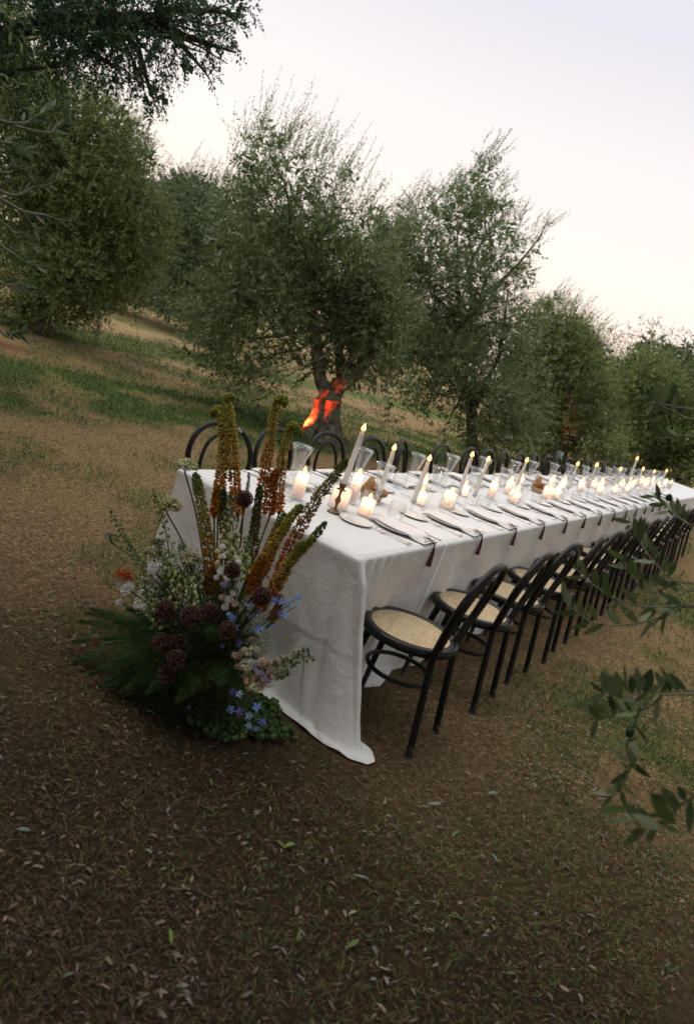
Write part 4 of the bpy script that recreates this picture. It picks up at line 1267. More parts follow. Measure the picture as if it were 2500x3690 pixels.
# ---- bread
def loaf_mb(a, b_, c, seed):
    rs = random.Random(seed)
    mb = MB()
    u, w = 18, 10
    V, F = [], []
    for i in range(w + 1):
        t = PI * i / w
        for k in range(u):
            q = 2 * PI * k / u
            p = Vector((a * math.sin(t) * math.cos(q), b_ * math.sin(t) * math.sin(q), c * math.cos(t)))
            f = 1 + .16 * mnoise.noise(p * 22 + Vector((seed, 0, 0))) - .12 * max(0, math.cos(q * 2 + t * 3)) * (math.cos(t) > 0)
            V.append(p * f)
    for i in range(w):
        for k in range(u):
            F.append((i * u + k, (i + 1) * u + k, (i + 1) * u + (k + 1) % u, i * u + (k + 1) % u))
    mb.add(V, F); return mb
def bread(x_, y_, lb, s=1.0):
    bk = MB()
    bk.lathe([(0, .002), (.055, .002), (.060, .008), (.078, .045), (.080, .048), (.076, .047), (.057, .012), (0, .009)], 26)
    bo = bk.build('bread_basket', M['wicker']); bo.location = (x_, y_, ZT); bo.scale = (s * 1.15, s * .85, s)
    tag(bo, f'low pale woven basket of bread {lb}', 'basket', 'bread baskets on the table')
    for j, (dx, dy, dz, dims, rot, nm) in enumerate((((.02), -.03, .060, (.062, .034, .030), (0, .15, -.4), 'front roll'), (-.045, .02, .068, (.050, .032, .028), (.2, 0, .7), 'left roll'), (.035, .03, .072, (.058, .032, .030), (0, -.25, .2), 'rear roll'),
                                               (-.05, .01, .098, (.011, .026, .046), (.1, -.18, .5), 'upright slice'))):
        o = loaf_mb(*dims, j * 3 + 1).build('bread_roll' if j < 3 else 'bread_slice', M['crust'] if j < 3 else M['crumb'])
        o.location = (x_ + dx * s, y_ + dy * s, ZT + dz * s); o.rotation_euler = rot; o.scale = (s, s, s)
        tag(o, f'crusty brown {nm} in the basket {lb}', 'bread', 'pieces of bread in the baskets')
bread(1.06, .58, 'near the first candles')
bread(4.35, .58, 'halfway down the table', 1.15)

# ================================================================== FLOWERS
arr = empty('flower_arrangement', (-.30, .38, 0))
tag(arr, 'floral arrangement of orange foxtail lilies, dark alliums and ferns before the table end', 'flower arrangement')
AO = np.array([-.30, .38, 0.0])
def r1(x_, y_): return (500 + x_ / 1.575, 1350 + y_ / 1.575)
def r4(x_, y_): return (250 + x_ / 1.575, 1700 + y_ / 1.575)
def apt(p, x_): return onx(p, x_) - AO
def spline(pts, n):
    P = [Vector(p) for p in pts]
    if len(P) == 2: return [P[0].lerp(P[1], i / (n - 1)) for i in range(n)]
    P = [P[0] * 2 - P[1]] + P + [P[-1] * 2 - P[-2]]
    m = len(P) - 3
    out = []
    for i in range(n):
        u = i / (n - 1) * m; k = min(int(u), m - 1); t = u - k
        a, b_, c, d = P[k:k + 4]
        out.append(0.5 * ((2 * b_) + (c - a) * t + (2 * a - 5 * b_ + 4 * c - d) * t * t + (3 * b_ - a - 3 * c + d) * t ** 3))
    return out
OCTF = np.array([(0, 2, 4), (2, 1, 4), (1, 3, 4), (3, 0, 4), (2, 0, 5), (1, 2, 5), (3, 1, 5), (0, 3, 5)])
def puffs(P, size, colour, elong=None):
    """many small rounded blossoms: jittered octahedra, slightly turned"""
    n = len(P)
    a = norm(RNG.normal(size=(n, 3))) if elong is None else elong
    b_ = norm(np.cross(a, RNG.normal(size=(n, 3)))); c = np.cross(a, b_)
    s = np.asarray(size).reshape(-1, 1) * np.ones((n, 1))
    k = 1.5 if elong is not None else 1.0
    V = np.stack([P + b_ * s, P - b_ * s, P + c * s, P - c * s, P + a * s * k, P - a * s * k], 1).reshape(-1, 3)
    F = (np.arange(n)[:, None, None] * 6 + OCTF[None]).reshape(-1, 3)
    return V, F, np.repeat(colour, 6, axis=0)
def ramp_c(t, stops):
    t = np.clip(t, 0, 1); ps = [s[0] for s in stops]
    return np.stack([np.interp(t, ps, [s[1][k] for s in stops]) for k in range(3)], -1)
FOX = [(0, (.80, .29, .03)), (.14, (.74, .32, .045)), (.26, (.60, .36, .08)), (.42, (.52, .42, .10)), (.7, (.47, .45, .10)), (.92, (.32, .36, .07)), (1, (.18, .26, .05))]
RUST = [(0, (.58, .19, .03)), (.22, (.50, .24, .05)), (.45, (.40, .30, .07)), (.75, (.28, .30, .07)), (1, (.11, .20, .045))]
GRN = [(0, (.20, .13, .03)), (.4, (.14, .14, .035)), (1, (.05, .095, .025))]
def foxtail(pts, x_, r=.030, cols=FOX, start=.0, n=430, stem_to=None, hook=False, gap=0.0):
    n = int(n * 2.0); r = r * .92
    P = [apt(p, x_ if not isinstance(x_, (list, tuple)) else x_[i]) for i, p in enumerate(pts)]
    sp_ = spline(P, 60)
    mb = MB()
    full = sp_
    if stem_to is not None:
        full = spline([stem_to, P[0] + (P[0] - P[1]) * .15] + P, 60)
    mb.tube(full, [.0042 - .0022 * i / 59 for i in range(60)], 6)
    o = mb.build('foxtail_lily', M['stem'], arr)
    A = np.array([tuple(q) for q in sp_])
    t = start + (1 - start) * RNG.random(n) ** .92
    idx = t * 59; k = np.minimum(idx.astype(int), 58); f = (idx - k)[:, None]
    C = A[k] * (1 - f) + A[k + 1] * f
    tan = norm(A[k + 1] - A[k])
    rnd = RNG.normal(size=(n, 3)); perp = norm(rnd - tan * np.sum(rnd * tan, -1, keepdims=True))
    rad = r * (1.0 - .45 * t) * np.where(t > .93, (1.02 - t) / .09, 1.0) * (.55 + .45 * RNG.random(n))
    if gap: rad = rad * 1.15
    Q = C + perp * rad[:, None] + tan * .004
    col = ramp_c(t + RNG.normal(size=n) * .05, cols) * (.7 + .6 * RNG.random((n, 1)))
    sz = r * (.21 - .075 * t) * (.7 + .6 * RNG.random(n))
    V, F, Cc = puffs(Q, sz, col, norm(perp + tan * .4))
    link('blossoms', np_mesh('blossoms', V, F, M['petal'], colour=Cc), o)
base_pt = Vector((.02, -.03, .18))
# tall paired spikes behind
foxtail([r1(450, 830), r1(462, 620), r1(478, 430), r1(480, 270), r1(455, 195), r1(415, 235)], [-.27, -.25, -.24, -.24, -.24, -.25], .030, FOX, 0, 620, base_pt)
foxtail([r1(560, 800), r1(545, 620), r1(535, 400), r1(515, 220), r1(500, 140), r1(542, 128)], [-.25, -.23, -.22, -.22, -.22, -.22], .030, FOX, 0, 620, base_pt)
foxtail([r1(690, 700), r1(715, 560), r1(745, 400), r1(765, 240), r1(790, 145), r1(825, 140), r1(828, 180)], [-.20] * 7, .026, FOX, 0, 520, base_pt)
foxtail([r1(790, 790), r1(800, 650), r1(815, 480), r1(850, 330), r1(885, 290), r1(922, 350)], [-.17] * 6, .027, FOX, 0, 480, base_pt)
foxtail([r1(740, 800), r1(745, 690), r1(760, 600), r1(790, 540)], -.19, .030, [(0, (.62, .20, .015)), (1, (.50, .19, .025))], 0, 260, base_pt)
foxtail([r1(430, 800), r1(438, 700), r1(450, 630)], -.30, .024, [(0, (.60, .20, .015)), (1, (.42, .17, .03))], 0, 170, base_pt)
# long one leaning over the table corner
foxtail([r1(800, 1130), r1(900, 900), r1(1000, 720), r1(1100, 590), r1(1180, 480)], [-.33, -.30, -.28, -.26, -.24], .027, RUST, 0, 470, base_pt, gap=1)
foxtail([r1(620, 1175), r1(720, 1040), r1(800, 910), r1(870, 800), r1(925, 745)], [-.42, -.40, -.38, -.37, -.36], .028, FOX, 0, 520, base_pt)
foxtail([r1(760, 1200), r1(860, 1060), r1(960, 960), r1(1060, 840)], [-.42, -.40, -.38, -.36], .025, RUST, 0, 420, base_pt)
foxtail([r1(700, 1150), r1(755, 980), r1(790, 870), r1(830, 790)], [-.40, -.38, -.37, -.36], .025, RUST, 0, 360, base_pt)
foxtail([r4(1060, 800), r4(1180, 640), r4(1260, 500), r4(1330, 400)], [-.46, -.43, -.41, -.40], .028, RUST, 0, 360, base_pt)
# left and middle
foxtail([r4(850, 680), r4(810, 520), r4(775, 330), r4(740, 130), r4(715, 10)], [-.42, -.42, -.41, -.40, -.40], .030, RUST, 0, 520, base_pt, gap=1)
foxtail([r1(640, 1090), r1(655, 900), r1(675, 750), r1(690, 635)], [-.40, -.38, -.37, -.37], .025, GRN, 0, 380, base_pt)
foxtail([r1(500, 1000), r1(485, 850), r1(480, 740), r1(482, 655)], [-.40] * 4, .025, GRN, 0, 330, base_pt)
foxtail([r1(600, 760), r1(612, 680), r1(622, 620), r1(626, 560)], -.24, .012, GRN, 0, 140, base_pt)
foxtail([r4(810, 700), r4(800, 600), r4(840, 520)], -.44, .030, [(0, (.45, .14, .02)), (1, (.33, .13, .03))], 0, 220, base_pt)
foxtail([r4(1040, 700), r4(1070, 560), r4(1110, 470)], -.45, .030, [(0, (.48, .16, .02)), (1, (.35, .16, .03))], 0, 260, base_pt)
foxtail([r4(1140, 860), r4(1180, 780), r4(1200, 700)], -.46, .020, [(0, (.30, .09, .02)), (1, (.33, .12, .03))], 0, 160, base_pt)

def allium(p, x_, rpx, col=(.105, .042, .030), edge=(.27, .20, .17), name='allium', stem=True):
    c = apt(p, x_)
    d = np.linalg.norm(c + AO - CAM)
    R = rpx / 1.575 / FPX * d * 1.03
    n = 900
    u = norm(RNG.normal(size=(n, 3)))
    k = RNG.random(n)
    Q = c + u * (R * (.84 + .16 * k))[:, None]
    cc = np.where((k > .80)[:, None], np.array(edge), np.array(col)) * (.6 + .8 * RNG.random((n, 1)))
    V, F, Cc = puffs(Q, R * .055 * (.6 + .7 * RNG.random(n)), cc, u)
    V2, F2, C2 = puffs(c + norm(RNG.normal(size=(60, 3))) * R * .55, np.full(60, R * .30), np.tile(np.array(col) * .5, (60, 1)))
    o = link(name, np_mesh(name, np.concatenate([V, V2]), np.concatenate([F, F2 + len(V)]), M['petal'], colour=np.concatenate([Cc, C2])), arr)
    if stem:
        mb = MB(); mb.tube(spline([base_pt + Vector((0, 0, -.06)), Vector(c) * .6 + base_pt * .4 + Vector((.03, 0, 0)), Vector(c)], 10), .0035, 6)
        mb.build('stem', M['stem'], o)
for q, x_, rp_ in ((r1(600, 705), -.38, 48), (r4(545, 790), -.58, 56), (r4(690, 820), -.58, 57), (r4(925, 560), -.52, 47), (r4(1090, 710), -.50, 55), (r4(800, 800), -.52, 52), (r4(528, 968), -.60, 50), (r4(612, 968), -.56, 44),
                   (r4(610, 1062), -.60, 50), (r4(900, 900), -.54, 50), (r4(555, 1150), -.58, 48)):
    allium(q, x_ - .05, rp_)
allium(r4(722, 968), -.60, 60, (.04, .05, .035), (.10, .14, .09), 'green_allium')

def umbel(p, x_, rpx, col=(.55, .56, .33), flat=.55, name='lace_flower', stemto=None, n=300, csz=1.0, tilt=None):
    c = apt(p, x_); d = np.linalg.norm(c + AO - CAM); R = rpx / 1.575 / FPX * d
    u = norm(RNG.normal(size=(n, 3))); u[:, 2] = np.abs(u[:, 2]) * 1.0 - .12
    k = RNG.random(n) ** .4
    lump = .82 + .3 * vnoise(u[:, 0] * 3 + p[0], u[:, 1] * 3 + u[:, 2] * 3, .8)
    Q = c + u * (R * k * lump)[:, None] * np.array([1, 1, flat])
    cc = np.array(col) * (.55 + .75 * RNG.random((n, 1))) * np.where(k > .75, 1, .6)[:, None]
    V, F, Cc = puffs(Q, R * .075 * csz * (.6 + .8 * RNG.random(n)), cc)
    o = link(name, np_mesh(name, V, F, M['petal'], colour=Cc), arr)
    mb = MB()
    root_ = Vector(stemto) if stemto is not None else base_pt
    cv = Vector(c)
    mb.tube(spline([root_, cv * .65 + root_ * .35 + Vector((0, 0, .03)), cv - Vector((0, 0, R * .45))], 10), .0035, 6)
    for a in np.linspace(0, 2 * PI, 10)[:-1]:
        mb.tube([cv - Vector((0, 0, R * .45)), cv + Vector((math.cos(a) * R * .7, math.sin(a) * R * .7, R * flat * .3))], .0012, 4, cap=False)
    mb.build('stem', M['stem'], o)
umbel(r1(270, 520), -.40, 70, (.70, .72, .46), .66, n=620, csz=1.2)
umbel(r4(560, 195), -.46, 78, (.62, .62, .34), .85, n=620, csz=1.2)
umbel(r4(240, 375), -.50, 50, (.50, .52, .32), .75, n=300, csz=1.2)
umbel(r4(480, 470), -.50, 66, (.55, .54, .32), .65, n=450, csz=1.2)
umbel(r4(690, 500), -.50, 72, (.52, .50, .32), .7, n=450, csz=1.2)
umbel(r4(500, 410), -.44, 50, (.36, .33, .16), .8, n=200)
umbel(r4(590, 600), -.50, 60, (.20, .22, .10), .8, n=220)
umbel(r4(320, 590), -.52, 60, (.62, .16, .035), .5, 'orange_yarrow', n=360)
umbel(r4(150, 965), -.66, 32, (.42, .11, .03), .7, 'orange_yarrow', n=160)
umbel(r4(1160, 700), -.47, 38, (.36, .10, .03), .8, 'orange_yarrow', n=160)

def rosette(p, x_, rpx, col, name='scabiosa', n=150):
    c = apt(p, x_); d = np.linalg.norm(c + AO - CAM); R = rpx / 1.575 / FPX * d
    # layered ruffled petals round a centre, facing the camera side and up
    ax = norm(np.array([-.75, -.3, .6]) + RNG.normal(size=3) * .25)
    e1 = norm(np.cross(ax, [0, 0, 1.])); e2 = np.cross(ax, e1)
    Vs, Fs, Cs = [], [], []
    o_ = 0
    for ring_, (m, rr_, lift) in enumerate(((9, 1.0, -.15), (8, .78, .12), (6, .5, .30), (5, .25, .42))):
        for k in range(m):
            a = 2 * PI * (k + ring_ * .5) / m + RNG.normal() * .12
            dr = e1 * math.cos(a) + e2 * math.sin(a); sd_ = -e1 * math.sin(a) + e2 * math.cos(a)
            w = R * .38 * (1.1 - .15 * ring_); L = R * rr_ * (.85 + .3 * RNG.random())
            b0 = c + ax * R * lift * .8
            V = np.array([b0, b0 + dr * L * .6 + sd_ * w + ax * R * .10, b0 + dr * L + sd_ * w * .5 + ax * R * (.12 + .1 * RNG.normal()), b0 + dr * L * 1.05 + ax * R * .05 * RNG.normal(), b0 + dr * L - sd_ * w * .5 + ax * R * (.12 + .1 * RNG.normal()), b0 + dr * L * .6 - sd_ * w + ax * R * .10])
            Vs.append(V); Fs.append(np.array([(0, 1, 2), (0, 2, 3), (0, 3, 4), (0, 4, 5)]) + o_); o_ += 6
            Cs.append(np.tile(np.array(col) * (.75 + .4 * RNG.random()), (6, 1)))
    o = link(name, np_mesh(name, np.concatenate(Vs), np.concatenate(Fs), M['petal'], colour=np.concatenate(Cs)), arr)
    mb = MB(); mb.tube(spline([base_pt + Vector((0, 0, -.05)), Vector(c) * .6 + base_pt * .4, Vector(c)], 8), .0025, 5); mb.build('stem', M['stem'], o)
WHT = (.78, .77, .78); PNK = (.58, .44, .38); CRM = (.62, .55, .42); LIL = (.42, .38, .62)
for px_, py_, r_, cl in ((475, 545, 38, WHT), (330, 660, 42, WHT), (300, 640, 30, CRM), (285, 738, 20, WHT), (870, 478, 20, WHT), (870, 425, 18, WHT), (860, 565, 24, WHT), (835, 600, 18, WHT), (880, 640, 22, LIL), (870, 712, 20, PNK), (905, 725, 24, WHT), (940, 745, 22, PNK), (885, 765, 22, WHT),
                         (930, 690, 18, WHT), (965, 645, 18, WHT), (900, 600, 20, WHT), (945, 600, 16, WHT), (960, 510, 18, WHT)):
    rosette(r4(px_, py_), -.54, r_, cl)
for px_, py_, r_, cl in ((1000, 1030, 36, CRM), (950, 1050, 30, PNK), (1050, 1005, 30, CRM), (1010, 1100, 46, CRM), (1040, 1090, 30, WHT), (965, 1110, 26, PNK), (1095, 1080, 28, PNK), (1062, 1232, 42, CRM), (1040, 960, 28, (.30, .27, .18)), (1075, 925, 18, CRM), (1085, 1150, 26, LIL), (1110, 1180, 24, LIL), (1060, 1130, 20, LIL)):
    umbel(r4(px_, py_), -.54, r_ * 1.05, tuple(min(.85, v * 1.55) for v in cl), .85, 'carnation', n=200, csz=1.9)

def bells(pts, x_, col=(.42, .50, .22), n=34, r=.022, size=.0075, name='bell_flower_spike', green=.5):
    P = [apt(p, x_) for p in pts]
    sp_ = spline(P, 40)
    mb = MB()
    mb.tube(spline([base_pt] + P, 50), [.0035 - .002 * i / 49 for i in range(50)], 6)
    A = np.array([tuple(q) for q in sp_])
    t = .04 + .96 * np.linspace(0, 1, n)
    Q = []
    for i, tt in enumerate(t):
        k = min(int(tt * 39), 38); c = A[k]; tan = norm(A[k + 1] - A[k] + 1e-9)
        a = i * 2.4
        pr = norm(np.cross(tan, [math.cos(a), math.sin(a), .2]))
        q = c + pr * r * (1.15 - .75 * tt) + np.array([0, 0, -.004])
        mb.tube([tuple(c), tuple((c + q) / 2 + np.array([0, 0, .004])), tuple(q)], .0009, 4, cap=False)
        Q.append(q)
    o = mb.build(name, M['stem'], arr)
    Q = np.array(Q)
    Vs = []
    sz = size * 1.30 * (1.1 - .6 * t) * (.8 + .4 * RNG.random(n))
    col = tuple(min(.8, c * 1.35) for c in col)
    QQ = np.repeat(Q, 3, axis=0) + RNG.normal(size=(n * 3, 3)) * np.repeat(sz, 3)[:, None] * .35
    cc = np.repeat(ramp_c(t, [(0, col), (.6, tuple(c * .8 for c in col)), (1, (.10, .17, .05))]), 3, axis=0) * (.7 + .5 * RNG.random((n * 3, 1)))
    V, F, C = puffs(QQ, np.repeat(sz, 3) * .8, cc, np.tile(np.array([[0, 0, 1.]]), (n * 3, 1)))
    link('blossoms', np_mesh('blossoms', V, F, M['petal'], colour=C), o)
bells([r4(560, 700), r4(570, 500), r4(530, 250), r4(480, 120)], -.50, (.45, .50, .26), 46)
bells([r4(480, 820), r4(420, 560), r4(330, 380), r4(225, 215)], -.52, (.42, .48, .24), 50)
bells([r4(520, 920), r4(450, 740), r4(400, 500), r4(280, 340)], -.56, (.40, .46, .22), 44)
bells([r4(740, 680), r4(690, 560), r4(650, 450), r4(635, 400)], -.50, (.42, .48, .24), 34)
bells([r4(600, 760), r4(610, 620), r4(560, 520), r4(500, 430)], -.55, (.42, .48, .24), 34)
bells([r4(920, 600), r4(930, 430), r4(925, 260), r4(910, 130)], -.46, (.58, .62, .36), 44, .024, .009)
bells([r4(880, 560), r4(885, 430), r4(890, 300), r4(895, 210)], -.47, (.58, .62, .36), 34, .024, .009)
bells([r4(980, 600), r4(1000, 480), r4(1010, 360)], -.48, (.44, .55, .24), 26, .02, .008)
bells([r4(700, 760), r4(690, 650), r4(640, 560)], -.55, (.50, .55, .32), 28)
bells([r4(1010, 1190), r4(1110, 1130), r4(1240, 1070), r4(1395, 1045)], -.50, (.50, .55, .24), 34, .022, .009)
bells([r4(1010, 1150), r4(1120, 1110), r4(1230, 1060), r4(1360, 1000)], -.50, (.58, .46, .38), 34, .018, .009, 'pink_stock')
bells([r4(1010, 1200), r4(1120, 1160), r4(1250, 1140)], -.52, (.55, .42, .34), 30, .018, .010, 'pink_stock')
bells([r4(1020, 1120), r4(1130, 1110), r4(1300, 1080)], -.50, (.44, .52, .22), 24, .02, .008)

def delph(p, x_, rpx, col, name='delphinium'):
    c = apt(p, x_); d = np.linalg.norm(c + AO - CAM); R = rpx / 1.575 / FPX * d
    ax = norm(np.array([-.7, -.35, .5]) + RNG.normal(size=3) * .45)
    e1 = norm(np.cross(ax, RNG.normal(size=3))); e2 = np.cross(ax, e1)
    V, F, C = [], [], []
    for k in range(5):
        a = 2 * PI * k / 5
        dr = e1 * math.cos(a) + e2 * math.sin(a); s = -e1 * math.sin(a) + e2 * math.cos(a)
        o_ = len(V)
        V += [c, c + dr * R * .55 + s * R * .30 + ax * R * .1, c + dr * R + ax * R * .25 * RNG.normal(), c + dr * R * .55 - s * R * .30 + ax * R * .1]
        F += [(o_, o_ + 1, o_ + 2), (o_, o_ + 2, o_ + 3)]
        C += [np.array(col) * (.7 + .6 * RNG.random())] * 4
    o_ = len(V)    # spur
    V += [c - e1 * R * .12, c + e1 * R * .12, c - ax * R * .9 + np.array([0, 0, .2 * R])]; F += [(o_, o_ + 1, o_ + 2)]; C += [np.array(col) * .9] * 3
    o = link(name, np_mesh(name, np.array(V), np.array(F), M['petal'], colour=np.array(C)), arr)
    mb = MB(); mb.tube(spline([base_pt + Vector((-.1, 0, -.05)), Vector(c) * .7 + base_pt * .3, Vector(c)], 7), .0014, 4); mb.build('stem', M['stem'], o)
BL = (.16, .30, .66); VI = (.13, .12, .42); PB = (.28, .42, .66)
for px_, py_, r_, cl in ((1165, 728, 26, BL), (1205, 735, 30, BL), (1250, 730, 24, PB), (1300, 712, 24, BL), (1285, 765, 22, BL), (1225, 812, 30, BL), (1200, 800, 20, VI), (1240, 760, 18, PB), (1025, 765, 28, PB), (1075, 790, 24, VI), (925, 832, 30, BL), (905, 805, 18, PB), (940, 885, 28, BL),
                         (1070, 895, 32, BL), (1100, 890, 18, PB), (965, 972, 26, VI), (870, 640, 24, LIL), (1150, 875, 18, BL), (1030, 820, 18, VI), (870, 990, 16, VI),
                         (925, 1250, 26, VI), (965, 1262, 26, PB), (915, 1350, 28, BL), (968, 1362, 30, VI), (1065, 1335, 30, BL), (1020, 1385, 26, PB), (1095, 1420, 28, VI), (1020, 1440, 24, PB), (1060, 1460, 22, BL), (680, 1335, 14, VI)):
    delph(r4(px_, py_), -.56 if py_ < 1100 else -.60, r_, cl)

# fine fern masses
def fern(center, axes, n, cols, name, L=.020, w=.0009, dirs=(0, 0, .4), shell=.5):
    u = norm(RNG.normal(size=(n, 3)))
    lump = .75 + .5 * vnoise(u[:, 0] * 4 + center[0] * 7, u[:, 1] * 4 + u[:, 2] * 4, .8)
    k = (shell + (1 - shell) * RNG.random(n)) * lump
    P = np.array(center) + u * k[:, None] * np.array(axes)
    P[:, 2] = np.maximum(P[:, 2], .01)
    d = norm(u + np.array(dirs) + RNG.normal(size=(n, 3)) * .55)
    s = norm(np.cross(d, RNG.normal(size=(n, 3)))) * w
    l = (L * (.5 + RNG.random(n)))[:, None]
    V = np.stack([P - s, P + s, P + d * l], 1).reshape(-1, 3)
    F = np.arange(n)[:, None] * 3 + np.array([0, 1, 2])
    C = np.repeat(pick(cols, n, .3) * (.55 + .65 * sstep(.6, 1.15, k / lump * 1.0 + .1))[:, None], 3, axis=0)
    o = link(name, np_mesh(name, V, F, M['petal'], colour=C), arr)
    o['kind'] = 'stuff'
    return o
DG = [(.05, .115, .04), (.075, .16, .055), (.10, .19, .065), (.06, .09, .035)]
def apx(p, x_): return apt(p, x_)
def fern_spray(tipp, x_, n, cols, thick=.05, L=.022, b0=None):
    """a feathery frond: side hairs along a bent stalk"""
    tip = apt(tipp, x_)
    rt = np.array(b0 if b0 is not None else (0.0, -.02, .12))
    mid = (tip + rt) / 2 + np.array([0, 0, .09])
    t = RNG.random(n) ** .8
    C = ((1 - t) ** 2)[:, None] * rt + (2 * t * (1 - t))[:, None] * mid + (t ** 2)[:, None] * tip
    r = thick * np.sin(np.clip(t * 1.05 + .05, 0, 1) * PI) ** .6 * RNG.random(n) ** .6
    P = C + norm(RNG.normal(size=(n, 3))) * r[:, None] * np.array([1, 1, .7])
    P[:, 2] = np.maximum(P[:, 2], .008)
    d = norm((tip - rt)[None] * .9 + RNG.normal(size=(n, 3)) * .75)
    s = norm(np.cross(d, RNG.normal(size=(n, 3)))) * .0009
    V = np.stack([P - s, P + s, P + d * (L * (.5 + RNG.random(n)))[:, None]], 1).reshape(-1, 3)
    F = np.arange(n)[:, None] * 3 + np.array([0, 1, 2])
    o = link('fern_frond', np_mesh('fern_frond', V, F, M['petal'], colour=np.repeat(pick(cols, n, .35), 3, axis=0)), arr)
    o['kind'] = 'stuff'
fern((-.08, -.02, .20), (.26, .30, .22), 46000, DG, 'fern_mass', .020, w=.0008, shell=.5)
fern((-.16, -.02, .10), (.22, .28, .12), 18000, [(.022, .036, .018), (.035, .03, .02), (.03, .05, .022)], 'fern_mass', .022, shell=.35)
for tipp, x_, th in ((r4(60, 850), -.55, .06), (r4(20, 960), -.58, .06), (r4(10, 1080), -.62, .06), (r4(120, 780), -.5, .05), (r4(110, 1150), -.66, .06), (r4(200, 1200), -.68, .05), (r4(250, 850), -.6, .06), (r4(330, 780), -.6, .05), (r4(330, 1230), -.68, .05),
                     (r4(450, 1250), -.68, .05), (r4(700, 1240), -.64, .06), (r4(620, 1300), -.66, .05), (r4(860, 1200), -.62, .06), (r4(800, 900), -.62, .05), (r4(200, 950), -.62, .07), (r4(250, 1080), -.66, .07), (r4(400, 900), -.62, .06)):
    fern_spray(tipp, x_, 4600, DG + [(.07, .14, .045), (.09, .16, .05)], th * 1.7, .016)
fern_spray(r4(90, 800), -.52, 2200, [(.07, .12, .04), (.09, .14, .05)], .04)
# small leaves filling the middle
def filler(c, ax_, n, L, name, cols, wl=.3):
    u = norm(RNG.normal(size=(n, 3))); k = .45 + .55 * RNG.random(n)
    b0 = np.array(c) + u * k[:, None] * np.array(ax_)
    d = norm(u * .6 + np.array([-.2, 0, .7]) + RNG.normal(size=(n, 3)) * .5)
    V, F, T = leaf_cloud(b0, d, np.full(n, .09), 8, L, wl, .1, .8, .0015)
    C = np.repeat(pick(cols, n, .3), 8 * 4, axis=0)
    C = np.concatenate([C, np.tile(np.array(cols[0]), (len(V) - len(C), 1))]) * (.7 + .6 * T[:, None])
    o = link(name, np_mesh(name, V, F, M['petal'], colour=C), arr); o['kind'] = 'stuff'
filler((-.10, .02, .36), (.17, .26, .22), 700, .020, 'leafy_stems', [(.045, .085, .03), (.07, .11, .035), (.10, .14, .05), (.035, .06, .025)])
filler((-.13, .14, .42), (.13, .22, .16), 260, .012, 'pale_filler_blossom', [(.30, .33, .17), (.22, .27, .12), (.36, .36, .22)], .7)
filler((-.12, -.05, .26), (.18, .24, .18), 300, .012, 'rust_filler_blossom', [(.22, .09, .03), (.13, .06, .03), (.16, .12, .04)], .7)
# trailing green berries on the ground
def beads(lst, name, cols, rad=.0085):
    Vs = []
    P, S = [], []
    for px_, py_, rx, ry, n in lst:
        for _ in range(n):
            a = random.uniform(0, 2 * PI); q = random.random() ** .5
            g = onz(r4(px_ + rx * q * math.cos(a), py_ + ry * q * math.sin(a)), .015 + .035 * random.random() ** 1.5)
            P.append(g - AO); S.append(rad * random.uniform(.7, 1.2))
    mb = MB()
    for p, s in zip(P, S):
        c = random.choice(cols); k = random.uniform(.7, 1.25)
        mb.ball(p, s, tuple(v * k for v in c), 7, 5, jit=.12)
    o = mb.build(name, M['petal'], arr); o['kind'] = 'stuff'
beads([(780, 1380, 110, 70, 120), (900, 1450, 130, 70, 150), (1080, 1450, 120, 60, 130), (1190, 1470, 80, 40, 60), (1100, 1350, 110, 70, 90), (850, 1330, 90, 50, 70), (740, 1330, 60, 40, 40)], 'trailing_berries', [(.09, .17, .055), (.13, .22, .08), (.06, .12, .04)], .0115)
beads([(260, 1200, 70, 25, 40), (370, 1240, 80, 25, 45), (500, 1270, 80, 25, 45), (600, 1290, 60, 25, 30)], 'dark_berries', [(.07, .15, .07), (.05, .10, .05)], .009)
# the container the stems stand in
mb = MB(); mb.lathe([(0, 0), (.10, 0), (.12, .02), (.125, .12), (.115, .13), (0, .12)], 20); o = mb.build('bowl', M['paint'], arr); o.location = (0, -.02, 0)
# small white blossom on a bare stem
c = apt(r1(568, 314), -.20)
mb = MB(); mb.tube(spline([base_pt, Vector(c) * .6 + base_pt * .4, Vector(c)], 10), .0012, 4); o = mb.build('white_blossom', M['stem'], arr)
V, F, C = puffs(c + RNG.normal(size=(24, 3)) * .005, np.full(24, .004), np.tile((.7, .7, .68), (24, 1))); link('petals', np_mesh('petals', V, F, M['petal'], colour=C), o)

# ================================================================== UPLIGHTS
def uplight(pos, aim, label, power, col=(1.0, .10, .03), angle=30):
    t = empty('garden_spotlight', tuple(pos))
    tag(t, label, 'spotlight')
    d = (Vector(aim) - Vector(pos) - Vector((0, 0, .10))).normalized()
    q = d.to_track_quat('Z', 'Y')
    h = MB(); h.lathe([(0, -.09), (.035, -.085), (.048, -.05), (.055, .0), (.058, .05), (.054, .05), (.050, .0), (0, -.01)], 20)
    ho = h.build('housing', M['paint'], t); ho.location = (0, 0, .10); ho.rotation_euler = q.to_euler()
    l = MB(); l.lathe([(0, .012), (.045, .012), (.047, .010), (0, .008)], 20); lo = l.build('lens', M['tape'], t); lo.location = (0, 0, .10); lo.rotation_euler = q.to_euler()
    s = MB(); s.tube([(0, 0, -.05), (0, 0, .06)], .010, 6); s.box((0, 0, .02), (.16, .10, .015)); s.box((-.065, 0, .06), (.008, .03, .09)); s.box((.065, 0, .06), (.008, .03, .09)); s.build('stand', M['paint'], t, False)
    L = bpy.data.lights.new('lamp', 'SPOT'); L.energy = power; L.color = col; L.spot_size = math.radians(angle); L.spot_blend = .6; L.shadow_soft_size = .03
    o = link('lamp', L, t)
    o.location = Vector((0, 0, .10)) + d * .065
    o.rotation_euler = (-d).to_track_quat('Z', 'Y').to_euler()
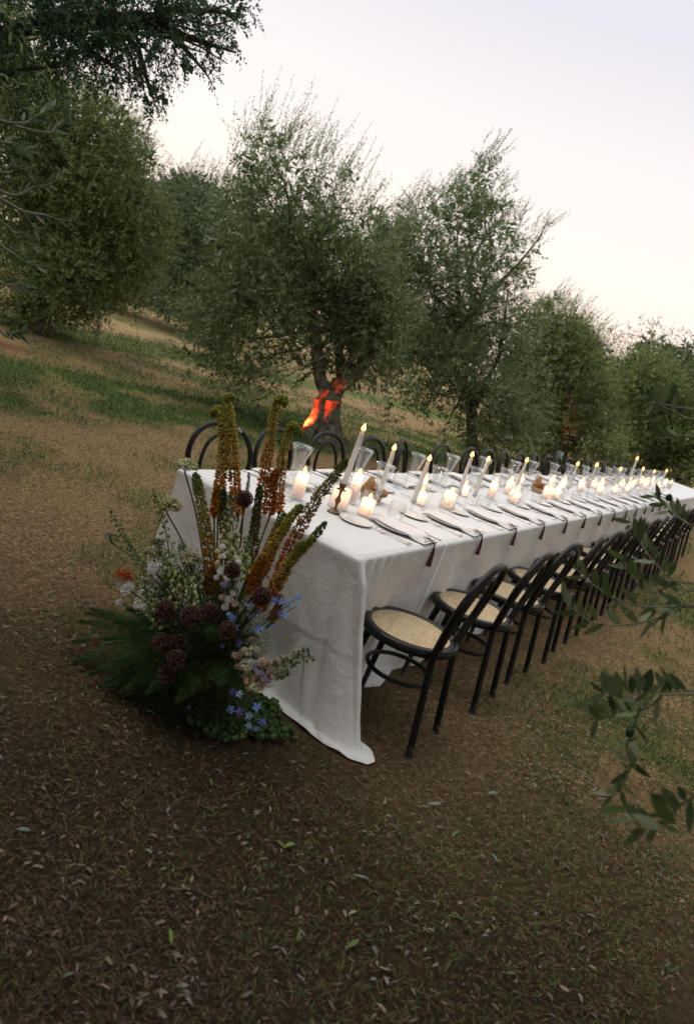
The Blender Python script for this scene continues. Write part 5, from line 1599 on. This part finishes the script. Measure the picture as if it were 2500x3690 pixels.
p = atd((1052, 1590), 10.72)
uplight((p[0], p[1], 0.0), atd((1150, 1485), 10.98), 'black spotlight on the grass throwing red light up the olive trunk', 150, (1.0, .055, .016), angle=54)
p = atd((2040, 1690), 16.6)
uplight((p[0], p[1], 0.0), atd((2045, 1560), 17.3), 'black spotlight under the rounded olive, reddening a few leaves', 70, (1.0, .06, .015), angle=18)
# pale lamp head on a post beyond the far chairs
pc = atd((2015, 1641), 12.5)
t = empty('garden_lamp', (pc[0], pc[1], 0))
tag(t, 'small pale blue lamp head on a thin post beyond the far chairs', 'lamp')
mb = MB(); mb.tube([(0, 0, 0), (0, 0, pc[2] - .05)], .012, 6); mb.build('post', M['paint'], t)
mb = MB(); mb.box((0, 0, pc[2]), (.10, .05, .13), 1.0); mb.build('lamp_head', M['pale_metal'], t, False)
mb = MB(); mb.ball((-.03, -.03, pc[2]), .028, u=10, w=6); mb.build('lens', M['glass2'], t)

# ================================================================== NEAR OLIVE BRANCHES
def leaf_mesh(seed):
    rs = random.Random(seed)
    n = 6
    V, F = [], []
    bend = rs.uniform(-.25, .25); roll = rs.uniform(-.3, .3)
    for i in range(n + 1):
        u = i / n
        w = .5 * math.sin(PI * min(1, u * .97 + .02)) ** .8 * (1 - .18 * u)
        z = bend * u * u * .6; fold = .12 * w
        tw = roll * u
        for sgn in (-1, 0, 1):
            V.append((u, sgn * w * .31 * math.cos(tw), z + (fold * .3 if sgn else -.0) + sgn * w * .31 * math.sin(tw)))
    for i in range(n):
        for k in range(2):
            a = i * 3 + k
            F.append((a, a + 3, a + 4, a + 1))
    mb = MB(); mb.add(V, F)
    me = mb.mesh('leaf', M['leaf_near'])
    a = me.attributes.new('tint', 'FLOAT', 'POINT'); a.data.foreach_set('value', [rs.uniform(.0, 1)] * len(V))
    return me
LEAFM = [leaf_mesh(i) for i in range(9)]
def put_leaf(a, b_, parent, off, wsc=1.0):
    a = Vector(a) - off; b_ = Vector(b_) - off
    d = b_ - a; L = d.length
    o = link('leaf', random.choice(LEAFM), parent)
    xax = d.normalized()
    tocam = (Vector(CAM) - off - a).normalized()
    zax = (tocam + Vector((random.gauss(0, .5), random.gauss(0, .5), random.gauss(0, .5))))
    zax = (zax - xax * zax.dot(xax)).normalized()
    if random.random() < .35: zax = -zax
    yax = zax.cross(xax)
    m = Matrix((xax, yax, zax)).transposed().to_4x4()
    m.translation = a
    o.matrix_local = m @ Matrix.Diagonal((L, L * wsc, L, 1))
    return o
def L5(x_, y_): return (1900 + x_ / 1.86, 1750 + y_ / 1.86)
def U3(x_, y_): return (1700 + x_ / 1.969, 1000 + y_ / 1.969)
def L0(x_, y_): return (x_ / 1.26, y_ / 1.26)
nt_root = Vector((-.55, -3.1, 0))
near = empty('olive_tree', tuple(nt_root))
tag(near, 'near olive tree whose leafy twigs reach in from the right edge', 'tree', G_OL)
mb = MB()
z = Vector((0, 0, 0))
mb.tube([Vector((0, 0, -.1)), Vector((.05, 0, .5)), Vector((0, .05, 1.1)), Vector((.1, .1, 1.9))], [.22, .15, .12, .09], 12, jag=.4)
hub = nt_root + Vector((.1, .1, 1.9))
bb = [(np.array(nt_root) + np.array(q), r_, 1.0) for q, r_ in (((-.5, -.4, 2.8), .8), ((.5, -.5, 2.9), .9), ((1.2, -.6, 2.6), .7), ((-.9, .3, 3.1), .8), ((.2, -.3, 3.6), .9), ((-1.4, -.5, 2.7), .7), ((-1.15, 1.2, 3.3), .8), ((-2.05, 2.1, 3.4), .9), ((-.45, .5, 3.7), .8), ((-1.85, 2.9, 3.4), .8), ((-2.85, 1.6, 3.3), .9))]  # lobes above the camera are added unseen, to shade the near ground
for c, r_, _ in bb:
    mb.tube(curve_pts(hub - nt_root, Vector(c) - nt_root, 6, .1, .04, 2), [.05, .04, .03, .02, .012, .008], 6)
mb.build('trunk', M['bark'], near)
V, F, T = crown(bb, np.array(nt_root) + np.array([0, 0, 2.9]), 150, .075, .24, 11, .4, .3, .2)
link('crown', np_mesh('crown', V - np.array(nt_root), F, M['leaf_olive'], tint=T), near)
def fg(branches, leaves, fn, d, root_, parent, rtw=.0028, toward=None):
    off = Vector(root_)
    mbt = MB()
    for pts in branches:
        P = [Vector(atd(fn(*q), d + .04 * k)) - off for k, q in enumerate(pts)]
        P = spline(P, 14) if len(P) > 2 else P
        m = len(P)
        mbt.tube(P, [rtw * (1 - .6 * i / (m - 1)) for i in range(m)], 6)
        if toward is not None:
            mbt.tube(spline([P[0], P[0].lerp(Vector(toward) - off, .5) + Vector((0, 0, .05)), Vector(toward) - off], 10), [rtw * (1 + .5 * i) for i in range(10)], 6)
    tw = mbt.build('branch', M['twig'], parent)
    for pts in branches:
        for k in range(len(pts) - 1):
            for u in (.25, .75):
                bx, by = pts[k][0] + (pts[k + 1][0] - pts[k][0]) * u, pts[k][1] + (pts[k + 1][1] - pts[k][1]) * u
                tx, ty = pts[k + 1][0] - pts[k][0], pts[k + 1][1] - pts[k][1]
                l = math.hypot(tx, ty); an = math.atan2(ty, tx) + random.choice((-1, 1)) * random.uniform(.5, 1.1)
                ll_ = .062 / d * FPX * (1.9 if fn is not L0 else 1.26) * random.uniform(.8, 1.05)
                put_leaf(atd(fn(bx, by), d + .05), atd(fn(bx + ll_ * math.cos(an), by + ll_ * math.sin(an)), d + random.uniform(0, .06)), tw, off, random.uniform(.8, 1.1))
    for i, q in enumerate(leaves):
        dd = d + random.uniform(-.05, .08)
        a = atd(fn(q[0], q[1]), dd); b_ = atd(fn(q[2], q[3]), dd + random.uniform(-.02, .02))
        put_leaf(a, b_, tw, off, q[4] if len(q) > 4 else random.uniform(.85, 1.25))
    return tw
edge = nt_root + Vector((.8, .2, 1.6))
fg([[(1060, 812), (780, 810), (600, 760), (420, 650), (300, 530)]],
   [(560, 755, 490, 655, 1.3), (520, 705, 520, 575, 1.2), (430, 660, 462, 565), (400, 640, 390, 555), (385, 610, 350, 490), (300, 540, 375, 500), (640, 770, 700, 690), (720, 800, 660, 720), (800, 810, 880, 740), (600, 765, 570, 850), (860, 812, 800, 900), (930, 812, 990, 740)], L5, 2.0, nt_root, near, toward=edge)
fg([[(1060, 800), (960, 850), (800, 910), (560, 940), (380, 890), (230, 760)]],
   [(330, 850, 250, 710), (300, 830, 305, 735), (370, 885, 340, 775, 1.2), (460, 905, 410, 790), (390, 890, 430, 800), (620, 925, 540, 830, 1.2), (640, 870, 720, 808, .7), (700, 915, 690, 830), (750, 905, 835, 850, 1.4), (800, 905, 730, 845), (620, 925, 570, 850), (880, 890, 820, 950, .6), (930, 870, 990, 830)], L5, 1.95, nt_root, near, toward=edge)
fg([[(1060, 700), (880, 550), (760, 390), (670, 200)], [(980, 640), (820, 720), (690, 590), (630, 460)]],
   [(760, 390, 705, 210, 1.3), (735, 310, 765, 200), (830, 450, 815, 350, 1.3), (860, 510, 845, 400), (890, 560, 830, 640), (690, 600, 685, 480, 1.3), (650, 560, 622, 450), (640, 520, 665, 440), (880, 560, 850, 590), (740, 660, 800, 600), (760, 680, 700, 720), (940, 610, 1000, 500), (960, 640, 900, 700), (1000, 720, 960, 640), (780, 700, 740, 640), (860, 710, 820, 680), (870, 690, 940, 760), (1010, 620, 1060, 560),
    (690, 260, 650, 300), (720, 350, 770, 290), (800, 430, 750, 470), (840, 490, 900, 430), (905, 580, 960, 520)], L5, 2.1, nt_root, near, toward=edge)
fg([[(1080, 260), (980, 190), (900, 110), (840, 60)]], [(900, 110, 850, 45), (925, 140, 870, 70), (950, 165, 905, 75), (985, 195, 950, 65), (1010, 215, 1000, 80), (1000, 200, 1060, 120), (940, 160, 980, 210), (880, 90, 900, 30)], L5, 2.6, nt_root, near, toward=edge)
fg([[(1080, 1375), (1000, 1380), (750, 1390), (600, 1430), (500, 1380)]],
   [(510, 1390, 420, 1310, 1.2), (520, 1385, 500, 1240, 1.3), (545, 1395, 530, 1210, 1.3), (570, 1410, 560, 1260), (600, 1425, 590, 1240, 1.4), (625, 1420, 620, 1270), (650, 1405, 660, 1200), (700, 1395, 690, 1270, 1.3), (750, 1390, 725, 1220), (780, 1390, 822, 1220, 1.7), (800, 1390, 900, 1330), (940, 1383, 910, 1230), (960, 1382, 930, 1290, 1.3), (1000, 1380, 880, 1210, .7), (550, 1400, 580, 1530, 1.3), (850, 1385, 800, 1450), (880, 1385, 960, 1330), (730, 1390, 790, 1300), (680, 1398, 640, 1300)], L5, 1.9, nt_root, near, toward=edge)
fg([[(900, 1400), (800, 1490), (600, 1540), (420, 1570)]],
   [(425, 1570, 380, 1430), (470, 1560, 410, 1470, 1.3), (480, 1558, 440, 1430), (530, 1550, 510, 1430), (560, 1548, 600, 1470), (680, 1525, 760, 1450), (780, 1495, 800, 1400), (700, 1515, 640, 1440, 1.2), (620, 1535, 660, 1590), (740, 1505, 700, 1570), (520, 1552, 420, 1560, .9), (840, 1460, 900, 1420)], L5, 1.85, nt_root, near, toward=edge)
fg([[(760, 1480), (700, 1640), (660, 1780), (690, 1880), (640, 2010), (560, 2090)]],
   [(665, 1765, 540, 1690, 1.5), (655, 1790, 545, 1775), (690, 1860, 600, 1800, 1.2), (685, 1900, 620, 1860), (620, 2030, 505, 2090, 1.4), (570, 2085, 490, 2155), (640, 1990, 665, 1870), (690, 1900, 705, 1800), (640, 2010, 720, 2080), (600, 2060, 620, 1960), (670, 1720, 740, 1680), (710, 1610, 650, 1640)], L5, 1.8, nt_root, near, toward=None)
fg([[(1120, 2080), (1000, 2160), (900, 2290), (760, 2290), (640, 2120)]],
   [(990, 2270, 830, 2090, 1.6), (1000, 2180, 900, 2010, 1.6), (900, 2300, 700, 2210, 1.3), (1030, 2150, 950, 2080), (800, 2290, 640, 2110, 1.2), (1060, 2120, 1000, 2000, 1.4), (920, 2280, 1010, 2330, 1.3), (850, 2300, 800, 2400, 1.3), (760, 2290, 690, 2350)], L5, 1.35, nt_root, near, toward=edge)
fg([[(1520, 1000), (1450, 960), (1300, 890), (1210, 830)], [(1300, 890), (1215, 902)], [(1500, 1120), (1380, 1142), (1290, 1130)]],
   [(1212, 835, 1195, 775, 1.5), (1240, 850, 1235, 745, 1.6), (1300, 890, 1330, 755, 1.7), (1335, 905, 1390, 735, 1.5), (1385, 930, 1440, 750, 1.6), (1160, 885, 1100, 853), (1420, 945, 1450, 830, 1.4), (1480, 975, 1500, 860, 1.4), (1230, 1080, 1230, 1030), (1300, 1132, 1300, 1015), (1390, 1140, 1330, 1055), (1250, 1085, 1185, 1065), (1450, 1130, 1480, 1040), (1260, 1130, 1210, 1090), (1360, 910, 1300, 960)], U3, 2.8, nt_root, near, rtw=.003, toward=edge + Vector((.8, 0, .3)))
# olives on the twigs
for q, dd in ((L5(685, 1655), 1.8), (L5(945, 80), 2.5)):
    c = Vector(atd(q, dd)) - nt_root
    mb = MB(); mb.ball((0, 0, 0), .010, u=12, w=8, sc=(1, 1, 1.25)); o = mb.build('olive', M['leaf_oak'], near); o.location = c

# pale twigs at the left edge, from another near tree
lt_root = Vector((*atd((-900, 1600), 5.2)[:2], 0))
ltree = empty('olive_tree', tuple(lt_root))
tag(ltree, 'near olive tree off to the left, only its pale twig tips in view', 'tree', G_OL)
mb = MB(); mb.tube([Vector((0, 0, -.1)), Vector((.05, 0, .7)), Vector((0, .05, 1.5))], [.2, .13, .11], 12, jag=.4)
lhub = lt_root + Vector((0, .05, 1.5))
mb.build('trunk', M['bark'], ltree)
twigs = [[(0, 900), (110, 970), (160, 1040), (240, 1075)], [(60, 940), (200, 975), (280, 1000), (350, 1000)], [(0, 1110), (60, 1150), (130, 1195), (225, 1212)], [(30, 880), (150, 850), (230, 835), (295, 790)], [(-20, 640), (70, 650), (140, 690)], [(0, 780), (80, 760), (160, 800)],
         [(-20, 1260), (60, 1290), (140, 1290)], [(0, 1500), (60, 1510), (110, 1520)], [(60, 560), (160, 530), (250, 480)], [(180, 600), (260, 580), (320, 560)], [(0, 1000), (80, 1080), (150, 1120)]]
for pts in twigs:
    d = 4.6
    P = [Vector(atd(L0(*q), d)) for q in pts]
    S_ = spline(P, 15)
    mbt = MB()
    mbt.tube([q - lt_root for q in spline([lhub, lhub.lerp(P[0], .6) + Vector((0, 0, .15))] + P, 26)], [.012 - .010 * i / 25 for i in range(26)], 5)
    tw = mbt.build('branch', M['twig'], ltree)
    for i in range(3, 15, 2):
        for sg in (-1, 1):
            tan = (S_[min(i + 1, 14)] - S_[i - 1]).normalized()
            up = Vector((0, 0, 1)); sd2 = tan.cross(Vector((-.86, -.46, .2))).normalized()
            dr = (tan * .8 + sd2 * sg * .55 + Vector((random.gauss(0, .2), random.gauss(0, .2), random.gauss(0, .2)))).normalized()
            put_leaf(S_[i], S_[i] + dr * random.uniform(.055, .080), tw, lt_root, 1.0)
mbc = MB()
bbl = [(np.array(lt_root) + np.array(q), r_, 1.0) for q, r_ in (((0, 0, 2.6), .9), ((-.6, .3, 2.9), .8), ((.4, .6, 3.0), .8))]
V, F, T = crown(bbl, np.array(lt_root) + np.array([0, 0, 2.7]), 120, .08, .24, 10, .4, .3, .2)
link('crown', np_mesh('crown', V - np.array(lt_root), F, M['leaf_olive'], tint=T), ltree)
